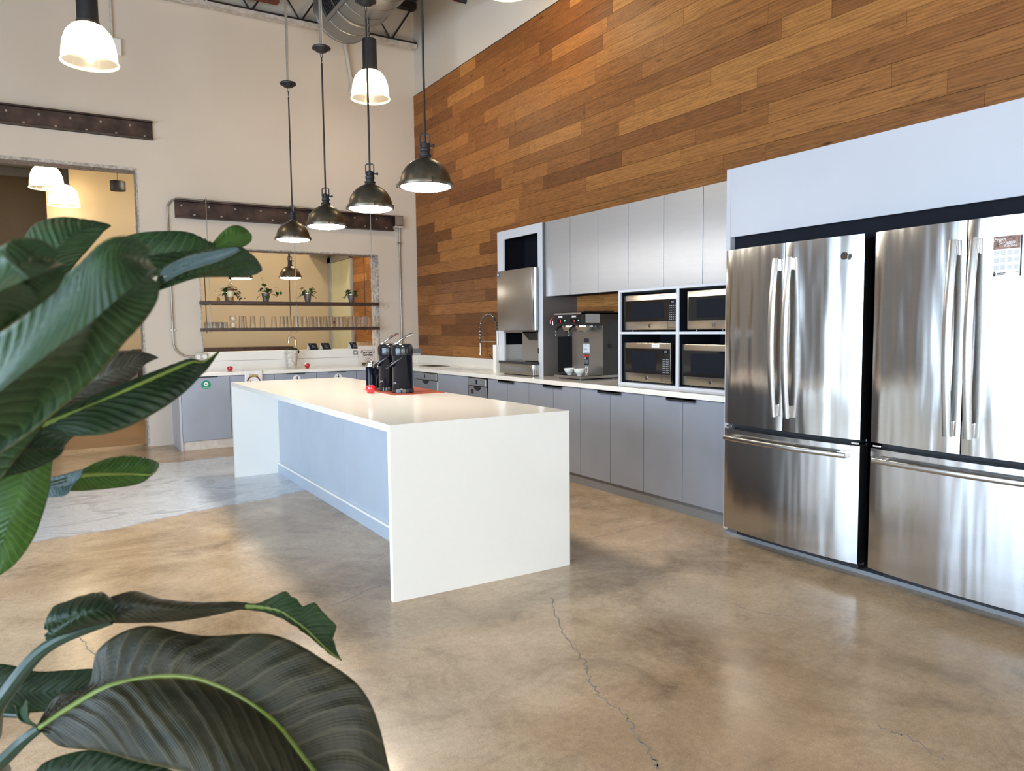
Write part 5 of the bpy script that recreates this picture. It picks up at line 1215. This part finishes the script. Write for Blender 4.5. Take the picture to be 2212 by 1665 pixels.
# red mat with airpots
mz = CZ
pa = [Vector((-2.545, -4.18, mz)), Vector((-2.335, -4.72, mz)), Vector((-1.950, -4.745, mz)), Vector((-1.950, -4.13, mz))]
pa = [floor_pt(787, 842, mz), floor_pt(852, 854, mz), floor_pt(961, 848, mz), floor_pt(893, 835.5, mz)]
o = MB().prism(pa, (0, 0, .004)).done('serving_mat', 'red_mat'); tag(rebase(o, (-2.2, -4.45, mz)), 'flat red brown serving mat on the island under the flasks', 'mat')
mz2 = mz+.004
def airpot(x, y, label, rot):
    t = thing('airpot', label, 'airpot', (x, y, mz2)); t.rotation_euler = (0, 0, 0)
    ca, sa = math.cos(rot), math.sin(rot)
    def L(p): return Vector((x+p[0]*ca-p[1]*sa, y+p[0]*sa+p[1]*ca, mz2+p[2]))
    MB().lathe([(0, 0), (.076, 0), (.080, .004), (.080, .028), (.076, .032), (0, .032)], (x, y, mz2), 40).done('base_ring', 'black_plastic', t, True)
    MB().lathe([(.073, .030), (.074, .034), (.074, .262), (.076, .266), (.076, .276), (0, .276)], (x, y, mz2), 40).done('body', 'black_gloss', t, True)
    MB().lathe([(.077, .272), (.078, .278), (.078, .318), (.074, .340), (.062, .352), (.0, .356)], (x, y, mz2), 40).done('head', 'black_plastic', t, True)
    s = MB(); s.prism([L((.07, -.020, .318)), L((.07, .020, .318)), L((.07, .018, .285)), L((.07, -.018, .285))], L((.135, 0, .0))-L((.07, 0, .004)))
    s.prism([L((.112, -.014, .290)), L((.112, .014, .290)), L((.132, .014, .290)), L((.132, -.014, .290))], (0, 0, -.018)); s.done('spout', 'black_plastic', t)
    MB().tube([L((-.045, 0, .342)), L((-.03, 0, .362)), L((0, 0, .385)), L((.03, 0, .405)), L((.062, 0, .420)), L((.08, 0, .424))], .005, 8, rr=[.005, .006, .008, .0085, .008, .006]).done('pump_lever', 'chrome', t, True)
    MB().cyl(L((-.045, -.012, .352)), L((-.045, .012, .352)), .006, seg=10).done('lever_pivot', 'chrome', t, True)
    hp = [L((.0, -.080, .262))]+[L((-.115*math.sin(q), -.083*math.cos(q), .262-.115*math.sin(q)*.72)) for q in [PI*i/16 for i in range(17)]]+[L((.0, .080, .262))]
    s = bar_handle(hp, .0085, .0035, (0, 0, 1)); s.done('carry_handle', 'black_plastic', t, True, 60)
    s = MB(); text_bm(s, 'joe', .024, L((-.058, -.048, .075)), L((.0, -.048, 0))-L((-.045, 0, 0)), (0, 0, 1)); s.done('print_mark', 'ink_grey', t)
    return t
ap1 = floor_pt(872, 849, mz2); ap2 = floor_pt(838, 846, mz2)
airpot(ap1.x+.02, ap1.y+.06, 'tall black airpot nearest the mat corner, its spout in front of the oak wall', -.35)
airpot(ap2.x+.055, ap2.y+.11, 'tall black airpot standing behind and left of the other one', -.35)
t3 = floor_pt(806, 841, mz2)
def flask(x, y, label, h=.215, r=.042):
    t = thing('thermos_jug', label, 'thermos', (x, y, mz2))
    MB().lathe([(0, 0), (r, 0), (r, .006), (r, h*.80), (r*.96, h*.82), (0, h*.82)], (x, y, mz2), 32).done('body', 'black_gloss', t, True)
    MB().lathe([(r*1.0, h*.815), (r*1.02, h*.83), (r*1.02, h*.86), (r*.8, h*.90), (r*.8, h*.97), (r*.7, h*1.0), (0, h*1.0)], (x, y, mz2), 32).done('lid', 'chrome', t, True)
    MB().tube([(x+r, y, mz2+h*.85), (x+r+.02, y, mz2+h*.84), (x+r+.025, y, mz2+h*.6), (x+r, y, mz2+h*.35)], .005, 8).done('handle', 'black_plastic', t, True)
flask(t3.x+.01, t3.y+.06, 'short black thermos with a chrome lid behind the red apple pot')
flask(t3.x+.09, t3.y+.16, 'short dark flask tucked between the thermos and the airpots', .185, .044)
q = floor_pt(801, 849, mz); apple(q.x, q.y, mz, 'red apple shaped pot on the island at the corner of the mat', 1.12)

# ================================================================ foreground plant
def catmull(P, t):
    n = len(P)-1; f_ = t*n; i = min(int(f_), n-1); u_ = f_-i
    p0, p1, p2, p3 = P[max(i-1, 0)], P[i], P[i+1], P[min(i+2, n)]
    return 0.5*((2*p1)+(p2-p0)*u_+(2*p0-5*p1+4*p2-p3)*u_*u_+(3*p1-p0-3*p2+p3)*u_**3)
plant_base = Vector((-5.05, -8.75, 0.0))
PL = thing('bird_of_paradise_plant', 'large leafy green bird of paradise plant in the left foreground', 'plant', plant_base)
def leaf(rows, mat, cup=0.0, ribs=0.0022, nrib=22, rib=True, ragged=0.0, nv=110, nu=22, seed=1):
    """rows: ((x,y,d) left edge, (x,y,d) midrib, (x,y,d) right edge) from base to tip"""
    Lp = [at(*r[0]) for r in rows]; Mp = [at(*r[1]) for r in rows]; Rp = [at(*r[2]) for r in rows]
    rnd = random.Random(seed); rk = [rnd.uniform(0, 1) for _ in range(40)]
    def f(u, v):
        l, mm, r = catmull(Lp, v), catmull(Mp, v), catmull(Rp, v)
        w_ = abs(u-.5)*2
        e = l if u < .5 else r
        if ragged: e = mm.lerp(e, 1-ragged*(rk[int(v*15)]*(1-(v*15) % 1)+rk[int(v*15)+1]*((v*15) % 1))*min(1, v*3))
        # quadratic bow between midrib and edge
        p = mm.lerp(e, w_)
        ax = (r-l); vd = catmull(Mp, min(1, v+.02))-catmull(Mp, max(0, v-.02)); n_ = ax.cross(vd)
        n_ = n_.normalized() if n_.length > 1e-9 else Vector((0, 0, 1))
        hw = (e-mm).length
        p += n_*(cup*hw*4*w_*(1-w_))
        p += n_*ribs*.7*math.sin((v-.35*w_*.5)*2*PI*nrib)*min(1, w_*4)*min(1, (1-w_)*3.5)*min(1, (1-v)*6)
        p += n_*0.004*noise.noise(p*9.0)
        return p
    s = MB(); s.grid(f, nu, nv, True); bl = s.done('leaf', mat if (rib or mat == 'leaf_shine') else mat+'_plain', PL, True, 80, thick=.0010)
    if rib:
        MB().tube([catmull(Mp, v/40*.97) for v in range(41)], .004, 8, rr=[.0042*(1-.75*v/40) for v in range(41)]).done('midrib', 'midrib_green', bl, True)
    return Mp[0]
def stalk(pts, r0, r1=None, mat='petiole_green'):
    P = [Vector(p) for p in pts]; n = 24; r1 = r1 or r0
    MB().tube([catmull(P, i/n) for i in range(n+1)], r0, 10, rr=[r0+(r1-r0)*i/n for i in range(n+1)]).done('leaf_stalk', mat, PL, True)
B0 = plant_base+Vector((0, 0, .62))

# A upper dark blade, tip to the right
leaf([((60, 680, .95), (90, 690, .94), (120, 690, .95)), ((50, 600, .93), (95, 620, .90), (140, 610, .93)), ((52, 530, .93), (105, 560, .89), (165, 570, .92)),
      ((75, 487, .94), (140, 520, .90), (190, 540, .92)), ((130, 470, .95), (175, 500, .92), (212, 515, .93)), ((190, 476, .96), (205, 487, .94), (225, 500, .94)), ((234, 484, .96), (238, 487, .96), (240, 489, .96))], 'leaf_mid', .06, .001, 14, rib=False)
# D the long ribbed leaf to the right (upper blade, then folded lower blade)
leaf([((120, 640, 1.02), (150, 665, 1.0), (170, 690, 1.0)), ((205, 545, 1.04), (230, 590, 1.03), (260, 650, .99)), ((275, 508, 1.06), (310, 560, 1.06), (330, 600, .99)), ((350, 499, 1.08), (400, 545, 1.08), (420, 575, 1.02)),
      ((410, 502, 1.10), (455, 545, 1.10), (480, 572, 1.05)), ((452, 525, 1.12), (492, 545, 1.12), (520, 575, 1.08)), ((480, 530, 1.14), (515, 548, 1.14), (545, 578, 1.12)), ((520, 548, 1.16), (535, 556, 1.16), (560, 574, 1.15))], 'leaf_mid', .10, .0028, 26, rib=False, seed=2)
leaf([((340, 622, .93), (338, 626, .93), (336, 630, .93)), ((345, 585, .97), (360, 612, .96), (370, 618, .96)), ((385, 560, 1.0), (415, 592, .98), (425, 600, .99)), ((440, 540, 1.03), (470, 578, 1.0), (470, 598, 1.02)),
      ((490, 535, 1.06), (505, 565, 1.03), (520, 598, 1.05)), ((512, 532, 1.08), (530, 560, 1.06), (548, 594, 1.08)), ((540, 550, 1.10), (552, 570, 1.10), (560, 588, 1.10)), ((562, 575, 1.12), (564, 580, 1.12), (565, 584, 1.12))], 'leaf_mid', .16, .0022, 26, rib=False, seed=3)
leaf([((428, 545, 1.12), (430, 548, 1.12), (433, 552, 1.12)), ((458, 525, 1.12), (466, 534, 1.11), (478, 545, 1.12)), ((478, 503, 1.13), (494, 518, 1.12), (512, 538, 1.13)), ((498, 489, 1.14), (514, 504, 1.13), (532, 530, 1.14)), ((516, 488, 1.15), (530, 500, 1.15), (542, 520, 1.15)), ((532, 497, 1.16), (538, 503, 1.16), (543, 510, 1.16))], 'leaf_bright', .12, .001, 12, rib=False, seed=4)
leaf([((338, 608, .965), (337, 614, .962), (337, 622, .958)), ((352, 580, .960), (358, 592, .956), (362, 606, .950)), ((385, 560, .952), (395, 572, .948), (400, 586, .942)), ((420, 548, .945), (432, 558, .940), (440, 574, .934)),
      ((455, 542, .938), (468, 550, .934), (478, 562, .928)), ((485, 537, .932), (496, 542, .930), (505, 550, .926)), ((510, 534, .928), (515, 536, .927), (520, 540, .926))], 'leaf_shine', .10, .0006, 12, rib=False, seed=33, nv=60, nu=12)  # strip added along the fold to carry the window highlight
# C the big blurred leaf bending over
leaf([((-60, 1010, .66), (-60, 900, .60), (-40, 740, .60)), ((30, 960, .64), (20, 830, .56), (30, 700, .58)), ((120, 890, .62), (110, 760, .54), (110, 620, .56)), ((200, 820, .62), (190, 700, .53), (175, 570, .55)),
      ((265, 745, .62), (250, 650, .53), (225, 528, .55)), ((310, 695, .62), (300, 610, .54), (265, 512, .56)), ((338, 650, .62), (325, 585, .56), (300, 515, .58)), ((344, 610, .62), (340, 580, .60), (326, 540, .60))], 'leaf_mid', .22, .0022, 20, rib=False, seed=5)
# B the blurred rounded leaf at the left edge
leaf([((-90, 800, .52), (-90, 700, .46), (-90, 560, .50)), ((-20, 730, .51), (-20, 640, .45), (-30, 545, .49)), ((40, 690, .50), (40, 610, .44), (20, 522, .48)), ((90, 655, .50), (85, 590, .45), (62, 514, .49)), ((128, 622, .50), (122, 575, .47), (100, 518, .50)), ((149, 590, .51), (148, 572, .50), (135, 545, .51))], 'leaf_mid', .25, .001, 12, rib=False, seed=6)
# lower part of the big leaf: greyish underside sweeping down
leaf([((-60, 1130, .74), (-60, 1040, .72), (-60, 900, .70)), ((20, 1010, .74), (0, 930, .72), (0, 830, .70)), ((80, 930, .76), (70, 850, .74), (70, 760, .70)), ((140, 860, .78), (130, 790, .76), (130, 720, .72)), ((200, 790, .80), (190, 740, .78), (190, 690, .74)), ((262, 712, .82), (262, 705, .82), (255, 690, .80))], 'leaf_mid', .10, .0026, 22, rib=False, seed=7)
# F grey underside leaf
leaf([((60, 900, .90), (70, 905, .90), (80, 915, .90)), ((100, 850, .92), (120, 870, .90), (140, 885, .91)), ((165, 800, .94), (185, 830, .91), (200, 858, .92)), ((225, 765, .95), (245, 800, .92), (250, 835, .93)), ((280, 757, .96), (290, 785, .94), (290, 812, .94)), ((318, 762, .97), (318, 775, .96), (312, 788, .96)), ((340, 770, .98), (342, 771, .98), (343, 772, .98))], 'leaf_grey', .08, .0024, 18, rib=False, seed=8)
# E long slender dark leaf, tip up right
leaf([((60, 905, .82), (90, 922, .82), (110, 940, .82)), ((120, 895, .84), (165, 892, .84), (205, 940, .82)), ((215, 850, .87), (240, 860, .87), (275, 922, .84)), ((300, 812, .90), (315, 825, .90), (345, 885, .87)), ((370, 785, .93), (375, 798, .93), (392, 852, .90)),
      ((412, 772, .95), (415, 782, .95), (425, 820, .93)), ((440, 778, .97), (440, 782, .97), (446, 798, .96)), ((472, 758, .99), (473, 759, .99), (474, 760, .99))], 'leaf_dark', .14, .0020, 20, seed=9)
# G dark curled blade at the left edge
leaf([((-60, 1090, .78), (-60, 1000, .76), (-60, 890, .78)), ((0, 1035, .80), (0, 980, .77), (0, 902, .79)), ((50, 1020, .81), (45, 970, .78), (50, 920, .80)), ((100, 1000, .82), (95, 965, .80), (100, 928, .81)), ((130, 980, .83), (130, 965, .82), (150, 935, .82)), ((140, 962, .84), (146, 955, .84), (190, 938, .83))], 'leaf_dark', .12, .0016, 12, rib=False, seed=10)
# H hanging green blade
leaf([((120, 960, .88), (60, 975, .86), (-80, 985, .88)), ((112, 1010, .88), (50, 1020, .86), (-80, 1030, .88)), ((106, 1060, .88), (40, 1070, .86), (-80, 1080, .88)), ((92, 1110, .88), (20, 1120, .86), (-80, 1130, .88)), ((70, 1165, .88), (5, 1170, .87), (-80, 1180, .88)), ((30, 1220, .88), (-20, 1222, .88), (-80, 1226, .88)), ((-20, 1252, .88), (-50, 1252, .88), (-80, 1252, .88))], 'leaf_bright', .12, .001, 9, rib=False, seed=11)
# I small leaf reaching right above the floor; its first blade adds the bluish highlight
leaf([((60, 1050, 1.27), (60, 1060, 1.265), (60, 1072, 1.26)), ((105, 1034, 1.25), (110, 1050, 1.245), (105, 1074, 1.24)), ((140, 1024, 1.235), (150, 1048, 1.225), (135, 1073, 1.22)), ((182, 1012, 1.22), (175, 1030, 1.21), (150, 1066, 1.21))], 'leaf_shine', .04, .001, 8, rib=False, seed=12)
leaf([((182, 1012, 1.26), (165, 1030, 1.24), (145, 1060, 1.24)), ((205, 1000, 1.28), (190, 1026, 1.25), (180, 1060, 1.26)), ((240, 988, 1.30), (240, 1024, 1.27), (235, 1055, 1.28)), ((285, 984, 1.32), (290, 1024, 1.30), (285, 1048, 1.30)), ((325, 990, 1.34), (325, 1025, 1.32), (318, 1036, 1.32)), ((344, 1000, 1.36), (340, 1015, 1.36), (332, 1022, 1.36))], 'leaf_bright', .12, .0014, 8, rib=True, seed=13)
# J curled ragged leaf, lower left
leaf([((100, 1345, 1.0), (105, 1362, 1.0), (104, 1382, 1.0)), ((112, 1312, 1.0), (140, 1345, .97), (145, 1370, 1.0)), ((160, 1290, 1.0), (180, 1325, .96), (185, 1358, 1.0)), ((215, 1277, 1.0), (220, 1315, .97), (225, 1348, 1.0)), ((243, 1290, 1.0), (246, 1315, .99), (250, 1342, 1.0))], 'leaf_dark', .2, .003, 12, rib=False, ragged=.12, seed=14)
leaf([((236, 1290, 1.02), (240, 1320, 1.01), (240, 1346, 1.02)), ((290, 1277, 1.03), (300, 1310, 1.0), (300, 1345, 1.02)), ((350, 1293, 1.04), (370, 1315, 1.01), (370, 1342, 1.03)), ((430, 1300, 1.06), (440, 1312, 1.04), (440, 1332, 1.05)), ((500, 1299, 1.08), (500, 1307, 1.07), (500, 1320, 1.07)), ((530, 1302, 1.09), (530, 1308, 1.09), (528, 1315, 1.09))], 'leaf_olive', .2, .0015, 8, rib=False, seed=15)
leaf([((528, 1300, 1.09), (525, 1308, 1.09), (522, 1316, 1.09)), ((560, 1300, 1.10), (570, 1312, 1.10), (568, 1322, 1.10)), ((622, 1268, 1.12), (605, 1320, 1.11), (600, 1335, 1.11)), ((648, 1292, 1.13), (635, 1340, 1.12), (632, 1352, 1.12)), ((690, 1305, 1.14), (662, 1360, 1.13), (658, 1368, 1.13)), ((728, 1345, 1.15), (688, 1385, 1.14), (685, 1390, 1.14)), ((725, 1385, 1.16), (712, 1408, 1.15), (710, 1412, 1.15)), ((738, 1425, 1.17), (738, 1426, 1.17), (736, 1427, 1.17))], 'leaf_mid', .1, .0016, 12, rib=True, ragged=.45, seed=16)
# K the large near leaf at the bottom
leaf([((78, 1570, .95), (84, 1572, .95), (90, 1580, .95)), ((120, 1505, .95), (160, 1522, .95), (130, 1612, .93)), ((190, 1480, .96), (240, 1480, .95), (215, 1622, .91)), ((215, 1400, .97), (330, 1462, .96), (300, 1645, .90)), ((310, 1352, .98), (420, 1465, .97), (400, 1668, .89)),
      ((440, 1372, 1.0), (510, 1500, .98), (480, 1700, .88)), ((590, 1370, 1.01), (585, 1555, .98), (560, 1740, .88)), ((700, 1425, 1.02), (640, 1620, .98), (620, 1790, .88)), ((790, 1500, 1.02), (690, 1690, .98), (680, 1850, .89)), ((838, 1640, 1.02), (730, 1780, .98), (720, 1910, .90)), ((850, 1760, 1.01), (770, 1880, .98), (770, 1950, .93)), ((810, 1950, .98), (810, 1955, .98), (810, 1960, .98))], 'leaf_olive', .12, .0030, 30, True, seed=17, nv=150, nu=30)
# L leaf behind it on the left, M dark leaf under it
leaf([((-60, 1430, 1.12), (-60, 1490, 1.12), (-60, 1545, 1.12)), ((20, 1436, 1.13), (20, 1490, 1.12), (20, 1542, 1.12)), ((80, 1450, 1.14), (80, 1495, 1.13), (80, 1538, 1.13)), ((150, 1447, 1.15), (150, 1490, 1.14), (150, 1530, 1.14)), ((210, 1445, 1.16), (210, 1478, 1.16), (210, 1505, 1.16)), ((250, 1470, 1.17), (252, 1475, 1.17), (254, 1480, 1.17))], 'leaf_dark', .1, .0014, 12, rib=False, seed=18)
leaf([((60, 1690, .96), (80, 1700, .96), (100, 1720, .96)), ((100, 1645, .97), (140, 1680, .96), (160, 1730, .96)), ((190, 1620, .98), (210, 1670, .97), (220, 1740, .96)), ((270, 1630, .99), (290, 1680, .98), (300, 1750, .97)), ((350, 1655, 1.0), (360, 1700, .99), (370, 1760, .98)), ((430, 1690, 1.0), (430, 1720, 1.0), (430, 1750, 1.0))], 'leaf_dark', .1, .0018, 12, rib=False, seed=19)
# little twisted piece at the base of K
leaf([((32, 1520, .96), (38, 1525, .96), (46, 1530, .96)), ((34, 1545, .95), (45, 1548, .95), (58, 1512, .95)), ((48, 1560, .94), (58, 1560, .94), (62, 1550, .94)), ((76, 1568, .94), (78, 1570, .94), (82, 1566, .94))], 'leaf_mid', .1, .0005, 6, rib=False, seed=20, nv=24, nu=8)
# stalks gathering at the pot
stalk([B0, at(-150, 1720, 1.0), at(0, 1515, .99), at(100, 1398, 1.0), at(240, 1338, 1.01)], .013, .007)
stalk([B0, at(-120, 1760, .98), at(0, 1648, .96), at(50, 1600, .95), at(86, 1572, .95)], .012, .006)
stalk([B0, at(-250, 1300, .90), at(-60, 1010, .82), at(40, 945, .82), at(90, 921, .82)], .013, .005)
stalk([B0, at(-260, 1200, .85), at(-40, 1010, .84), at(60, 905, .88), at(125, 815, .92), at(190, 738, .96)], .012, .006, 'petiole_green')
stalk([B0, at(-240, 1300, .8), at(-120, 1050, .70), at(-60, 900, .60)], .012, .006)
stalk([B0, at(-260, 1250, .7), at(-150, 900, .55), at(-90, 700, .46)], .011, .005)
stalk([B0, at(-200, 1350, 1.1), at(-40, 1100, 1.18), at(60, 1060, 1.2), at(170, 1028, 1.24)], .009, .003)
stalk([B0, at(-200, 1450, 1.05), at(-120, 1200, .9), at(-90, 1000, .88)], .010, .006)
stalk([B0, at(-140, 1600, 1.1), at(-60, 1545, 1.12), at(60, 1545, 1.12)], .010, .004)
s = MB(); s.lathe([(0, 0), (.17, 0), (.18, .01), (.22, .40), (.235, .42), (.235, .45), (.215, .45), (.20, .40), (0, .40)], plant_base, 40); s.done('pot', 'pot_white', PL, True)
s = MB(); s.lathe([(0, .43), (.208, .43), (.208, .40), (0, .40)], plant_base, 32); s.done('soil', 'soil', PL)
for a in range(5): MB().tube([plant_base+Vector((math.cos(a)*.05, math.sin(a)*.05, .42)), B0+Vector((math.cos(a)*.02, math.sin(a)*.02, .03))], .016, 8).done('trunk', 'petiole_green', PL, True)
